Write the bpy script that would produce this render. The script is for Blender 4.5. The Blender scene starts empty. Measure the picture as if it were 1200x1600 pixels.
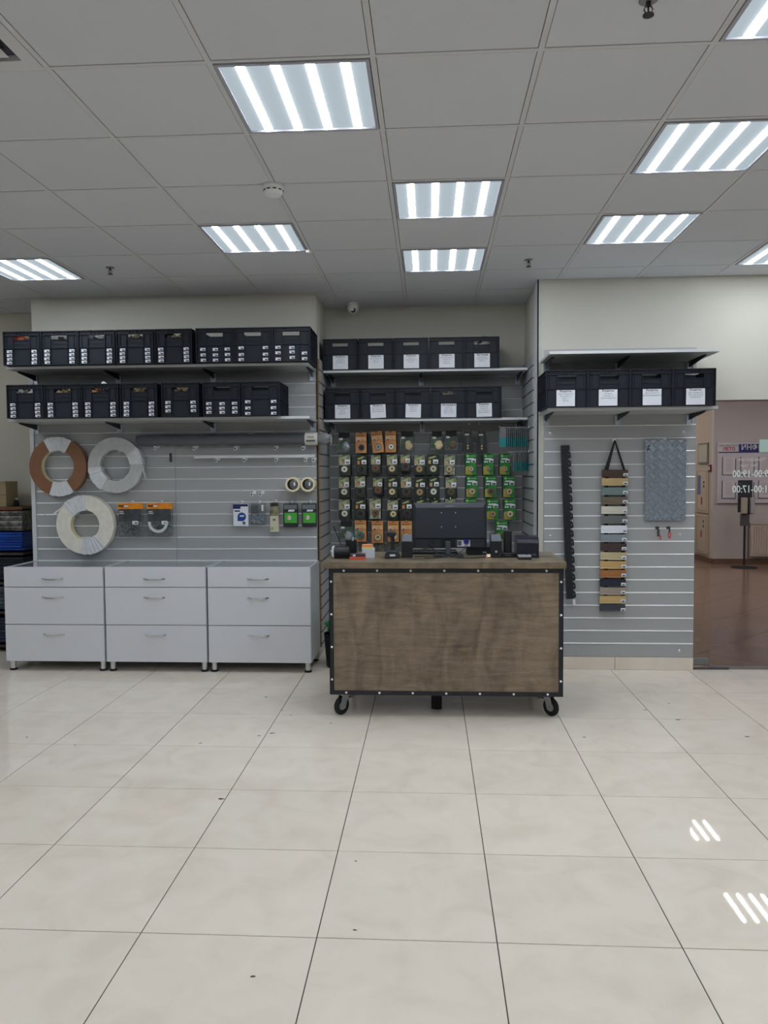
import bpy, math, random
from mathutils import Vector, Matrix
R = math.radians
random.seed(7)
S = bpy.context.scene
COL = S.collection

# ------------------------------------------------------------------ camera
cam = bpy.data.cameras.new('camera'); co = bpy.data.objects.new('camera', cam); COL.objects.link(co)
_r = Vector((0.99826289, 0.05855196, -0.00654803)); _u = Vector((0.00372595, 0.0481778, 0.99883183)); _f = Vector((-0.05879903, 0.99712114, -0.04787595))
M4 = Matrix(((_r.x, _u.x, -_f.x, 0), (_r.y, _u.y, -_f.y, 0), (_r.z, _u.z, -_f.z, 1.546), (0, 0, 0, 1)))
co.matrix_world = M4
cam.sensor_fit = 'VERTICAL'; cam.sensor_height = 36; cam.lens = 1213.7 * 36 / 1600; cam.clip_start = .05; cam.clip_end = 100
S.camera = co

# ------------------------------------------------------------------ world, exposure
w = bpy.data.worlds.new('world'); S.world = w; w.use_nodes = True
w.node_tree.nodes['Background'].inputs[0].default_value = (.5, .55, .6, 1); w.node_tree.nodes['Background'].inputs[1].default_value = .2
S.view_settings.view_transform = 'Standard'; S.view_settings.look = 'None'; S.view_settings.gamma = 1
S.view_settings.use_curve_mapping = False; S.view_settings.exposure = 0.0
TUBE = 33.0          # radiance of the lamp tubes
DIFF = .62           # glow of the prismatic diffusers
HALL = 60.0          # tubes added on the unseen corridor ceiling to brighten it

# ------------------------------------------------------------------ materials
def lin(c):
    return tuple(((v / 255) / 12.92 if v / 255 <= .04045 else ((v / 255 + .055) / 1.055) ** 2.4) for v in c) + (1,)
MATS = {}
def mat(name, c, rough=.5, metal=0, var=0, scale=8, bump=0, bscale=60, emit=None, es=1, spec=.5, stretch=None, c2=None, rnd=0, coat=0, trans=0):
    if name in MATS: return MATS[name]
    m = bpy.data.materials.new(name); m.use_nodes = True; MATS[name] = m
    nt = m.node_tree; b = nt.nodes['Principled BSDF']
    b.inputs['Base Color'].default_value = lin(c); b.inputs['Roughness'].default_value = rough; b.inputs['Metallic'].default_value = metal
    b.inputs['Specular IOR Level'].default_value = spec; b.inputs['Coat Weight'].default_value = coat
    if emit: b.inputs['Emission Color'].default_value = lin(emit); b.inputs['Emission Strength'].default_value = es
    tc = nt.nodes.new('ShaderNodeTexCoord'); mp = nt.nodes.new('ShaderNodeMapping'); nt.links.new(tc.outputs['Object'], mp.inputs[0])
    if stretch: mp.inputs['Scale'].default_value = stretch
    last = None
    if var or c2:
        n = nt.nodes.new('ShaderNodeTexNoise'); n.inputs['Scale'].default_value = scale; n.inputs['Detail'].default_value = 5
        nt.links.new(mp.outputs[0], n.inputs['Vector'])
        r = nt.nodes.new('ShaderNodeValToRGB'); nt.links.new(n.outputs['Fac'], r.inputs[0])
        if c2: a, d = lin(c), lin(c2)
        else: a = tuple(min(1, v * (1 - var)) for v in lin(c)[:3]) + (1,); d = tuple(min(1, v * (1 + var)) for v in lin(c)[:3]) + (1,)
        r.color_ramp.elements[0].position = .38; r.color_ramp.elements[1].position = .62
        r.color_ramp.elements[0].color = a; r.color_ramp.elements[1].color = d
        last = r.outputs[0]
    if rnd:
        oi = nt.nodes.new('ShaderNodeObjectInfo'); mr = nt.nodes.new('ShaderNodeMapRange'); nt.links.new(oi.outputs['Random'], mr.inputs[0])
        mr.inputs['To Min'].default_value = 1 - rnd; mr.inputs['To Max'].default_value = 1 + rnd
        hs = nt.nodes.new('ShaderNodeHueSaturation'); hs.inputs['Color'].default_value = lin(c)
        if last: nt.links.new(last, hs.inputs['Color'])
        nt.links.new(mr.outputs[0], hs.inputs['Value']); last = hs.outputs[0]
    if last: nt.links.new(last, b.inputs['Base Color'])
    if bump:
        n2 = nt.nodes.new('ShaderNodeTexNoise'); n2.inputs['Scale'].default_value = bscale; n2.inputs['Detail'].default_value = 4
        nt.links.new(mp.outputs[0], n2.inputs['Vector'])
        bp = nt.nodes.new('ShaderNodeBump'); bp.inputs['Strength'].default_value = bump; bp.inputs['Distance'].default_value = .01
        nt.links.new(n2.outputs['Fac'], bp.inputs['Height']); nt.links.new(bp.outputs[0], b.inputs['Normal'])
    return m
def clear(name, tint=(235, 238, 240), gloss=.25, rough=.12, bump=.6, bscale=40, fog=.0):
    """thin clear film: transparent with crinkled gloss and a little milky scatter"""
    if name in MATS: return MATS[name]
    m = bpy.data.materials.new(name); m.use_nodes = True; MATS[name] = m; nt = m.node_tree; nt.nodes.clear()
    out = nt.nodes.new('ShaderNodeOutputMaterial'); t = nt.nodes.new('ShaderNodeBsdfTransparent'); t.inputs[0].default_value = lin(tint)
    g = nt.nodes.new('ShaderNodeBsdfGlossy'); g.inputs['Roughness'].default_value = rough
    d = nt.nodes.new('ShaderNodeBsdfDiffuse'); d.inputs[0].default_value = lin((215, 218, 222))
    mx = nt.nodes.new('ShaderNodeMixShader'); mx2 = nt.nodes.new('ShaderNodeMixShader')
    fr = nt.nodes.new('ShaderNodeLayerWeight'); fr.inputs[0].default_value = gloss
    nt.links.new(fr.outputs['Fresnel'], mx.inputs[0]); nt.links.new(t.outputs[0], mx.inputs[1]); nt.links.new(g.outputs[0], mx.inputs[2])
    mx2.inputs[0].default_value = fog; nt.links.new(mx.outputs[0], mx2.inputs[1]); nt.links.new(d.outputs[0], mx2.inputs[2])
    nt.links.new(mx2.outputs[0], out.inputs[0])
    if bump:
        n = nt.nodes.new('ShaderNodeTexNoise'); n.inputs['Scale'].default_value = bscale; n.inputs['Detail'].default_value = 3
        tc = nt.nodes.new('ShaderNodeTexCoord'); nt.links.new(tc.outputs['Object'], n.inputs['Vector'])
        bp = nt.nodes.new('ShaderNodeBump'); bp.inputs['Strength'].default_value = bump; bp.inputs['Distance'].default_value = .02
        nt.links.new(n.outputs['Fac'], bp.inputs['Height']); nt.links.new(bp.outputs[0], g.inputs['Normal']); nt.links.new(bp.outputs[0], fr.inputs['Normal'])
    return m

plaster = mat('plaster', (201, 199, 190), .85, bump=.04, bscale=120, var=.015, scale=2)
plaster_dk = mat('plaster_far', (196, 193, 182), .85, var=.015, scale=2)
ceil_m = mat('ceiling_tile_white', (204, 207, 214), .95, bump=.05, bscale=250, rnd=.02)
rail_m = mat('ceiling_rail_white', (204, 205, 208), .6)
plenum = mat('plenum', (60, 60, 60), .9)
slat_m = mat('slat_grey_laminate', (166, 168, 171), .38, rnd=.015)
mdf = mat('raw_mdf', (142, 112, 78), .8, var=.1, scale=40)
alu = mat('aluminium', (240, 243, 247), .4, .45)
slot_dk = mat('slot_shadow_gap', (70, 72, 76), .6)
zinc = mat('zinc', (206, 216, 230), .35, .4, var=.12, scale=30)
steel_dk = mat('bracket_dark_steel', (62, 66, 74), .45, .5)
chrome = mat('chrome', (225, 227, 230), .2, .9)
white_lam = mat('white_laminate', (214, 216, 224), .3)
white_edge = mat('white_edge', (206, 209, 213), .35)
shelf_m = mat('shelf_grey', (176, 179, 182), .45)
crate_m = mat('crate_black_plastic', (21, 26, 38), .55, bump=.06, bscale=90, spec=.35)
paper = mat('paper_white', (222, 226, 236), .7)
ink = mat('ink', (30, 32, 40), .7)
ink_soft = mat('ink_soft', (84, 88, 98), .7)
black_pl = mat('black_plastic', (24, 26, 32), .38)
black_mt = mat('black_matt', (20, 21, 26), .65)
black_metal = mat('black_painted_steel', (25, 28, 36), .42)
grey_pl = mat('grey_plastic', (110, 114, 122), .45)
rubber = mat('rubber', (18, 19, 22), .7)
white_pl = mat('white_plastic', (220, 222, 224), .4)
teal_pl = mat('teal_plastic', (24, 128, 132), .4)
film = clear('clear_film', gloss=.35, bump=1.0, bscale=45, fog=.05)
film_fog = clear('milky_film', tint=(225, 228, 232), gloss=.35, bump=1.0, bscale=35, fog=.45)

def floor_mat():
    m = mat('polished_porcelain', (224, 215, 203), .03, spec=.36, rnd=.018)
    nt = m.node_tree; b = nt.nodes['Principled BSDF']
    geo = nt.nodes.new('ShaderNodeNewGeometry')
    n = nt.nodes.new('ShaderNodeTexNoise'); n.inputs['Scale'].default_value = 4.5; n.inputs['Detail'].default_value = 9; n.inputs['Distortion'].default_value = 1.0
    nt.links.new(geo.outputs['Position'], n.inputs['Vector'])
    r = nt.nodes.new('ShaderNodeValToRGB'); e = r.color_ramp.elements
    e[0].position = .3; e[0].color = lin((223, 213, 199)); e[1].position = .7; e[1].color = lin((233, 224, 212))
    x = e.new(.5); x.color = lin((229, 220, 207))
    nt.links.new(n.outputs['Fac'], r.inputs[0])
    # dark scuffs
    s = nt.nodes.new('ShaderNodeTexNoise'); s.inputs['Scale'].default_value = 9; s.inputs['Detail'].default_value = 9; s.inputs['Roughness'].default_value = .75
    nt.links.new(geo.outputs['Position'], s.inputs['Vector'])
    sr = nt.nodes.new('ShaderNodeValToRGB'); sr.color_ramp.elements[0].position = .735; sr.color_ramp.elements[1].position = .765
    nt.links.new(s.outputs['Fac'], sr.inputs[0])
    mx = nt.nodes.new('ShaderNodeMixRGB'); mx.inputs[2].default_value = lin((120, 110, 98))
    nt.links.new(sr.outputs[0], mx.inputs[0]); nt.links.new(r.outputs[0], mx.inputs[1])
    hs = [q for q in nt.nodes if q.type == 'HUE_SAT'][0]; nt.links.new(mx.outputs[0], hs.inputs['Color'])
    rr = nt.nodes.new('ShaderNodeMapRange'); rr.inputs['To Min'].default_value = .015; rr.inputs['To Max'].default_value = .035
    nt.links.new(n.outputs['Fac'], rr.inputs[0]); nt.links.new(rr.outputs[0], b.inputs['Roughness'])
    return m
floor_m = floor_mat()
grout = mat('grout', (70, 63, 56), .9)

def wood_mat(name, a, b_, rough=.5):
    m = mat(name, a, rough); nt = m.node_tree; b = nt.nodes['Principled BSDF']
    tc = nt.nodes.new('ShaderNodeTexCoord'); mp = nt.nodes.new('ShaderNodeMapping'); mp.inputs['Scale'].default_value = (1.0, 1, 7)
    nt.links.new(tc.outputs['Object'], mp.inputs[0])
    n = nt.nodes.new('ShaderNodeTexNoise'); n.inputs['Scale'].default_value = 5; n.inputs['Detail'].default_value = 9; n.inputs['Roughness'].default_value = .68; n.inputs['Distortion'].default_value = .6
    nt.links.new(mp.outputs[0], n.inputs['Vector'])
    r = nt.nodes.new('ShaderNodeValToRGB'); e = r.color_ramp.elements
    e[0].position = .28; e[0].color = lin(a); e[1].position = .72; e[1].color = lin(b_)
    nt.links.new(n.outputs['Fac'], r.inputs[0])
    # vertical board-like bands and smoky knots
    n2 = nt.nodes.new('ShaderNodeTexNoise'); n2.inputs['Scale'].default_value = 3.4; n2.inputs['Detail'].default_value = 5; n2.inputs['Distortion'].default_value = 1.5
    mp2 = nt.nodes.new('ShaderNodeMapping'); mp2.inputs['Scale'].default_value = (2.2, 1, .8)
    nt.links.new(tc.outputs['Object'], mp2.inputs[0]); nt.links.new(mp2.outputs[0], n2.inputs['Vector'])
    r2 = nt.nodes.new('ShaderNodeValToRGB'); f = r2.color_ramp.elements
    f[0].position = .26; f[0].color = (.42, .40, .39, 1); f[1].position = .6; f[1].color = (1.0, 1.0, 1.0, 1)
    nt.links.new(n2.outputs['Fac'], r2.inputs[0])
    mx = nt.nodes.new('ShaderNodeMixRGB'); mx.blend_type = 'MULTIPLY'; mx.inputs[0].default_value = .8
    nt.links.new(r.outputs[0], mx.inputs[1]); nt.links.new(r2.outputs[0], mx.inputs[2])
    # pale curled flecks
    n3 = nt.nodes.new('ShaderNodeTexNoise'); n3.inputs['Scale'].default_value = 9; n3.inputs['Detail'].default_value = 2; n3.inputs['Distortion'].default_value = 3
    mp3 = nt.nodes.new('ShaderNodeMapping'); mp3.inputs['Scale'].default_value = (1, 1, 2.6)
    nt.links.new(tc.outputs['Object'], mp3.inputs[0]); nt.links.new(mp3.outputs[0], n3.inputs['Vector'])
    r3 = nt.nodes.new('ShaderNodeValToRGB'); g = r3.color_ramp.elements
    g[0].position = .485; g[0].color = (0, 0, 0, 1); g[1].position = .5; g[1].color = (.5, .5, .5, 1); h = g.new(.515); h.color = (0, 0, 0, 1)
    nt.links.new(n3.outputs['Fac'], r3.inputs[0])
    n4 = nt.nodes.new('ShaderNodeTexNoise'); n4.inputs['Scale'].default_value = 6; nt.links.new(tc.outputs['Object'], n4.inputs['Vector'])
    r4 = nt.nodes.new('ShaderNodeValToRGB'); r4.color_ramp.elements[0].position = .5; r4.color_ramp.elements[1].position = .62; nt.links.new(n4.outputs['Fac'], r4.inputs[0])
    mm = nt.nodes.new('ShaderNodeMath'); mm.operation = 'MULTIPLY'; nt.links.new(r3.outputs[0], mm.inputs[0]); nt.links.new(r4.outputs[0], mm.inputs[1])
    mx2 = nt.nodes.new('ShaderNodeMixRGB'); mx2.inputs[2].default_value = lin((176, 160, 128))
    nt.links.new(mm.outputs[0], mx2.inputs[0]); nt.links.new(mx.outputs[0], mx2.inputs[1])
    nt.links.new(mx2.outputs[0], b.inputs['Base Color'])
    return m
wood = wood_mat('grey_brown_oak_laminate', (110, 95, 80), (154, 136, 116), .5)
wood_top = wood_mat('worktop_oak_laminate', (96, 86, 72), (138, 124, 102), .38)

# ------------------------------------------------------------------ mesh builder
class B:
    def __init__(s): s.v = []; s.f = []; s.m = []
    def add(s, vs, fs, m=0):
        o = len(s.v); s.v += [tuple(p) for p in vs]; s.f += [tuple(i + o for i in f) for f in fs]; s.m += [m] * len(fs); return s
    def box(s, x0, x1, y0, y1, z0, z1, m=0, M=None, ends=None):
        vs = [Vector(p) for p in ((x0, y0, z0), (x1, y0, z0), (x1, y1, z0), (x0, y1, z0), (x0, y0, z1), (x1, y0, z1), (x1, y1, z1), (x0, y1, z1))]
        if M: vs = [M @ p for p in vs]
        s.add(vs, [(3, 2, 1, 0), (4, 5, 6, 7), (0, 1, 5, 4), (1, 2, 6, 5), (2, 3, 7, 6), (3, 0, 4, 7)], m)
        if ends is not None: s.m[-1] = ends; s.m[-3] = ends
        return s
    def rbox(s, x0, x1, y0, y1, z0, z1, r=.003, m=0):
        """box with chamfered edges"""
        r = min(r, (x1 - x0) / 2.1, (y1 - y0) / 2.1, (z1 - z0) / 2.1)
        X = (x0, x1); Y = (y0, y1); Z = (z0, z1); ids = {}; vs = []
        for i in (0, 1):
            for j in (0, 1):
                for k in (0, 1):
                    sx, sy, sz = (r if i == 0 else -r), (r if j == 0 else -r), (r if k == 0 else -r)
                    ids[i, j, k, 'x'] = len(vs); vs.append((X[i], Y[j] + sy, Z[k] + sz))
                    ids[i, j, k, 'y'] = len(vs); vs.append((X[i] + sx, Y[j], Z[k] + sz))
                    ids[i, j, k, 'z'] = len(vs); vs.append((X[i] + sx, Y[j] + sy, Z[k]))
        fs = []
        g = lambda i, j, k, a: ids[i, j, k, a]
        fs += [(g(0,0,0,'x'), g(0,0,1,'x'), g(0,1,1,'x'), g(0,1,0,'x')), (g(1,0,0,'x'), g(1,1,0,'x'), g(1,1,1,'x'), g(1,0,1,'x'))]
        fs += [(g(0,0,0,'y'), g(1,0,0,'y'), g(1,0,1,'y'), g(0,0,1,'y')), (g(0,1,0,'y'), g(0,1,1,'y'), g(1,1,1,'y'), g(1,1,0,'y'))]
        fs += [(g(0,0,0,'z'), g(0,1,0,'z'), g(1,1,0,'z'), g(1,0,0,'z')), (g(0,0,1,'z'), g(1,0,1,'z'), g(1,1,1,'z'), g(0,1,1,'z'))]
        for i in (0, 1):
            for j in (0, 1):
                q = (g(i,j,0,'x'), g(i,j,0,'y'), g(i,j,1,'y'), g(i,j,1,'x')); fs.append(q if (i + j) % 2 == 0 else q[::-1])
        for i in (0, 1):
            for k in (0, 1):
                q = (g(i,0,k,'x'), g(i,1,k,'x'), g(i,1,k,'z'), g(i,0,k,'z')); fs.append(q if (i + k) % 2 == 0 else q[::-1])
        for j in (0, 1):
            for k in (0, 1):
                q = (g(0,j,k,'y'), g(0,j,k,'z'), g(1,j,k,'z'), g(1,j,k,'y')); fs.append(q if (j + k) % 2 == 0 else q[::-1])
        for i in (0, 1):
            for j in (0, 1):
                for k in (0, 1):
                    q = (g(i,j,k,'x'), g(i,j,k,'z'), g(i,j,k,'y')); fs.append(q if (i + j + k) % 2 == 0 else q[::-1])
        return s.add(vs, fs, m)
    def cyl(s, a, b, r, n=12, m=0, r2=None, caps=True):
        a = Vector(a); b = Vector(b); r2 = r if r2 is None else r2; d = (b - a).normalized()
        t = Vector((0, 0, 1)) if abs(d.z) < .9 else Vector((1, 0, 0)); e1 = d.cross(t).normalized(); e2 = d.cross(e1)
        vs = []
        for c, rr in ((a, r), (b, r2)):
            for k in range(n):
                q = 2 * math.pi * k / n; vs.append(c + (e1 * math.cos(q) + e2 * math.sin(q)) * rr)
        fs = [(k, k + n, (k + 1) % n + n, (k + 1) % n) for k in range(n)]
        if caps: fs += [tuple(range(n)), tuple(range(2 * n - 1, n - 1, -1))]
        return s.add(vs, fs, m)
    def tube(s, pts, r, n=6, m=0):
        P = [Vector(p) for p in pts]; vs = []; prev = None
        for i, p in enumerate(P):
            d = (P[min(i + 1, len(P) - 1)] - P[max(i - 1, 0)]).normalized()
            if prev is None: t = Vector((0, 0, 1)) if abs(d.z) < .9 else Vector((1, 0, 0)); e1 = d.cross(t).normalized()
            else: e1 = (prev - d * prev.dot(d)).normalized()
            prev = e1; e2 = d.cross(e1)
            for k in range(n):
                q = 2 * math.pi * k / n; vs.append(p + (e1 * math.cos(q) + e2 * math.sin(q)) * r)
        fs = []
        for i in range(len(P) - 1):
            for k in range(n): fs.append((i * n + k, (i + 1) * n + k, (i + 1) * n + (k + 1) % n, i * n + (k + 1) % n))
        fs += [tuple(range(n)), tuple(range(len(vs) - 1, len(vs) - 1 - n, -1))]
        return s.add(vs, fs, m)
    def ring(s, c, R0, R1, y0, y1, n=40, m=0, a0=0, a1=2 * math.pi, wob=0, seed=0, sx=1, sz=1, m_in=None):
        """annulus in the XZ plane from y0 (front) to y1 (back); optionally an arc"""
        full = abs(a1 - a0) > 6.28; k = n if full else n + 1; rnd = random.Random(seed); vs = []
        for i in range(k):
            a = a0 + (a1 - a0) * i / n; w1 = 1 + rnd.uniform(-wob, wob); w0 = 1 + rnd.uniform(-wob, wob); dy = rnd.uniform(-wob, wob) * .15
            for rr, yy in ((R0 * w0, y0 + dy), (R1 * w1, y0 + dy), (R1 * w1, y1), (R0 * w0, y1)):
                vs.append((c[0] + rr * math.cos(a) * sx, c[1] + yy, c[2] + rr * math.sin(a) * sz))
        fs = []; ms = []
        for i in range(n):
            j = (i + 1) % k
            for e in range(4):
                fs.append((i * 4 + e, i * 4 + (e + 1) % 4, j * 4 + (e + 1) % 4, j * 4 + e))
                ms.append(m if (e != 3 or m_in is None) else m_in)
        if not full: fs += [(0, 3, 2, 1), (n * 4, n * 4 + 1, n * 4 + 2, n * 4 + 3)]; ms += [m, m]
        o = len(s.f); s.add(vs, fs, m); s.m[o:] = ms; return s
    def lathe(s, prof, c=(0, 0, 0), n=16, m=0, axis='z'):
        vs = []
        for r, z in prof:
            for k in range(n):
                q = 2 * math.pi * k / n; p = (r * math.cos(q), r * math.sin(q), z)
                if axis == 'y': p = (p[0], p[2], p[1])
                if axis == 'x': p = (p[2], p[0], p[1])
                vs.append((c[0] + p[0], c[1] + p[1], c[2] + p[2]))
        L = len(prof); fs = []
        for i in range(L - 1):
            for k in range(n): fs.append((i * n + k, i * n + (k + 1) % n, (i + 1) * n + (k + 1) % n, (i + 1) * n + k))
        fs += [tuple(range(n))[::-1], tuple(range((L - 1) * n, L * n))]
        return s.add(vs, fs, m)
    def prism(s, pts, d0, d1, plane='xz', m=0):
        """polygon extruded: plane xz -> along y, yz -> along x, xy -> along z"""
        n = len(pts)
        def P(p, d): return {'xz': (p[0], d, p[1]), 'yz': (d, p[0], p[1]), 'xy': (p[0], p[1], d)}[plane]
        vs = [P(p, d0) for p in pts] + [P(p, d1) for p in pts]
        fs = [tuple(range(n)), tuple(range(2 * n - 1, n - 1, -1))] + [(i, i + n, (i + 1) % n + n, (i + 1) % n) for i in range(n)]
        return s.add(vs, fs, m)
    def text(s, txt, x, y, z, size, m=0, align='CENTER', mirror=False, bold=0, sx=1):
        key = (txt, align, bold)
        if key not in TXT:
            cu = bpy.data.curves.new('t', 'FONT'); cu.body = txt; cu.align_x = align; cu.align_y = 'CENTER'; cu.resolution_u = 2; cu.offset = bold
            ob = bpy.data.objects.new('t', cu); COL.objects.link(ob)
            bpy.context.view_layer.update()
            me = bpy.data.meshes.new_from_object(ob.evaluated_get(bpy.context.evaluated_depsgraph_get()))
            TXT[key] = ([tuple(v.co) for v in me.vertices], [tuple(p.vertices) for p in me.polygons])
            bpy.data.objects.remove(ob); bpy.data.curves.remove(cu); bpy.data.meshes.remove(me)
        vs, fs = TXT[key]; k = -1 if mirror else 1
        return s.add([(x + k * v[0] * size * sx, y, z + v[1] * size) for v in vs], fs, m)
    def build(s, name, mats, parent=None, loc=(0, 0, 0), smooth=None, rot=None, bevel=0, fix=False):
        if isinstance(smooth, tuple): rot, smooth = smooth, None
        me = bpy.data.meshes.new(name); me.from_pydata(s.v, [], s.f)
        for q in (mats if isinstance(mats, (list, tuple)) else [mats]): me.materials.append(q)
        me.polygons.foreach_set('material_index', s.m); me.update()
        if fix:
            import bmesh
            bm = bmesh.new(); bm.from_mesh(me); bmesh.ops.recalc_face_normals(bm, faces=bm.faces); bm.to_mesh(me); bm.free()
        if smooth: me.shade_smooth(); me.set_sharp_from_angle(angle=R(smooth))
        return place(me, name, parent, loc, rot, bevel)
TXT = {}
def place(me, name, parent=None, loc=(0, 0, 0), rot=None, bevel=0):
    o = bpy.data.objects.new(name, me); COL.objects.link(o); o.location = loc
    if rot: o.rotation_euler = rot
    if parent: o.parent = parent
    if bevel:
        b = o.modifiers.new('bevel', 'BEVEL'); b.width = bevel; b.segments = 2; b.limit_method = 'ANGLE'
    return o
def tag(o, label=None, cat=None, group=None, kind=None):
    if label: o['label'] = label
    if cat: o['category'] = cat
    if group: o['group'] = group
    if kind: o['kind'] = kind
    return o
def thing(name, label, cat, loc=(0, 0, 0), rot=None, group=None):
    o = bpy.data.objects.new(name, None); COL.objects.link(o); o.location = loc; o.empty_display_size = .05
    if rot: o.rotation_euler = rot
    return tag(o, label, cat, group)
def struct(name, b, m, **k):
    o = b.build(name, m, **k); o['kind'] = 'structure'; return o
def dup(o, loc=None, rot=None, label=None, group=None, parent=None):
    c = o.copy(); COL.objects.link(c)
    if parent: c.parent = parent
    for ch in list(o.children): dup(ch, parent=c)
    if loc is not None: c.location = loc
    if rot is not None: c.rotation_euler = rot
    if label: c['label'] = label
    if group: c['group'] = group
    return c
ORD = ['first', 'second', 'third', 'fourth', 'fifth', 'sixth', 'seventh', 'eighth', 'ninth', 'tenth', 'eleventh', 'twelfth', 'thirteenth', 'fourteenth', 'fifteenth', 'sixteenth']

# ================================================================== THE SETTING
CH = 3.05
T = .6
# floor: sub-slab with grout colour, individual tiles on top
fl = struct('floor', B().box(-6.6, 9, -5, 7.1, -.1, -.003, 0), [grout])
far_t = B().box(-6.6, 9, -5, 1.3, -.003, 0)
tag(far_t.build('tiled_area', [floor_m], fl), kind='stuff')
tb = B().rbox(.0019, T - .0019, .0019, T - .0019, -.003, 0, .0006)
tme = tb.build('tile', [floor_m], fl); tmesh = tme.data
COL.objects.unlink(tme); bpy.data.objects.remove(tme)
OX, OY = -.383, 3.111
for i in range(-7, 9):
    for j in range(-3, 7):
        x, y = OX + i * T, OY + j * T
        if x > 2.0 and j == 6: continue
        if x > 2.0 and j == 5:
            B().rbox(.0019, T - .0019, .0019, .085, -.003, 0, .0006).build('tile', [floor_m], fl, (x, y, 0)); continue
        t = place(tmesh, 'tile', fl, (x, y, 0))
# ceiling: dark void, white T rails and lay-in panels
CX, CY = -.199, 2.863
ce = struct('ceiling', B().box(-6.6, 9, -5, 7.1, CH + .03, CH + .1).box(-6.6, 9, -5, 1.05, CH, CH + .03), [ceil_m])
LIGHTS = {(-1, 0): 'square ceiling light panel near the top edge, left of centre',
          (0, 2): 'square ceiling light panel above the counter, nearer of the two in line',
          (0, 4): 'square ceiling light panel above the counter, farther of the two, before the alcove',
          (-2, 3): 'square ceiling light panel with a small white sensor at its corner',
          (-5, 4): 'square ceiling light panel cut by the left edge of the picture',
          (2, 1): 'square ceiling light panel at upper right, second below the top right corner',
          (2, 3): 'square ceiling light panel on the right, nearest the wall above the empty shelf',
          (2, -1): 'square ceiling light panel cut by the top right corner of the picture',
          (4, 4): 'square ceiling light panel at the right edge close to the wall'}
HIDDEN = [(6, 0), (6, -2), (6, -5), (9, 0), (9, -4), (-1, -3), (-1, -6), (-1, -9), (2, -4), (2, -7), (-7, 2), (-4, -2), (-4, -5), (-7, -1), (-7, -6), (-8, 3), (5, -8), (9, -8), (-4, -9), (8, 3)]
cells = {}
pb = B().rbox(.013, T - .013, .013, T - .013, .0015, .012, .001)
pme = pb.build('ceiling_panel', [ceil_m], ce); pm = pme.data; bpy.data.objects.remove(pme)
for i in range(-8, 8):
    for j in range(-3, 7):
        if (i, j) in LIGHTS or (i, j) in HIDDEN or (i, j) == (-3, -1): continue
        place(pm, 'ceiling_panel', ce, (CX + i * T, CY + j * T, CH))
x0, x1 = CX - 8 * T, CX + 8 * T; y0, y1 = CY - 3 * T, 7.08
for i in range(-8, 9):
    B().box(CX + i * T - .0105, CX + i * T + .0105, y0, y1, CH - .0005, CH + .02).build('ceiling_rail', [rail_m], ce)
for j in range(-3, 8):
    if CY + j * T > 7.09: continue
    B().box(x0, x1, CY + j * T - .009, CY + j * T + .009, CH + .0003, CH + .018).build('ceiling_rail', [rail_m], ce)
B().box(-6.6, x0, 1.05, 7.08, CH, CH + .02).build('ceiling_panel', [ceil_m], ce)
B().box(x1, 9, 1.05, 7.08, CH, CH + .02).build('ceiling_panel', [ceil_m], ce)

# walls
struct('wall_far_left', B().box(-6.6, -3.36, 7.0, 7.12, 0, CH), [plaster_dk])
struct('wall_left', B().box(-6.7, -6.6, -5, 7.1, 0, CH), [plaster])
struct('wall_back', B().box(-6.6, 9, -5.1, -5, 0, CH), [plaster])
struct('wall_left_column', B().box(-3.36, -.938, 6.46, 7.12, 0, CH), [plaster])
struct('wall_niche', B().box(-.938, .868, 7.058, 7.16, 0, CH), [plaster])
struct('wall_right_column', B().box(.85, 2.055, 6.17, 7.12, 0, CH), [plaster])
struct('wall_above_glass', B().box(2.055, 9, 6.17, 6.30, 2.105, CH), [plaster])
struct('wall_right', B().box(9, 9.1, -5, 16, 0, CH), [plaster])
struct('trim_1', B().box(.842, .8515, 6.163, 6.36, 0, CH).box(.842, .858, 6.163, 6.172, 0, CH), [white_edge])
struct('trim_2', B().box(-3.385, -3.352, 6.425, 6.462, 0, 2.51), [white_edge])
struct('trim_3', B().box(-.942, -.934, 6.452, 6.47, 2.5, CH), [plaster])

# skirting tiles under the right slatwall
bb = struct('baseboard_right', B().box(.895, 2.052, 6.158, 6.17, 0, .1), [grout])
for a, b_ in ((.895, 1.449), (1.452, 2.053)):
    B().rbox(a, b_, 6.146, 6.158, .001, .1, .001).build('skirting_tile', [floor_m], bb)

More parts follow.
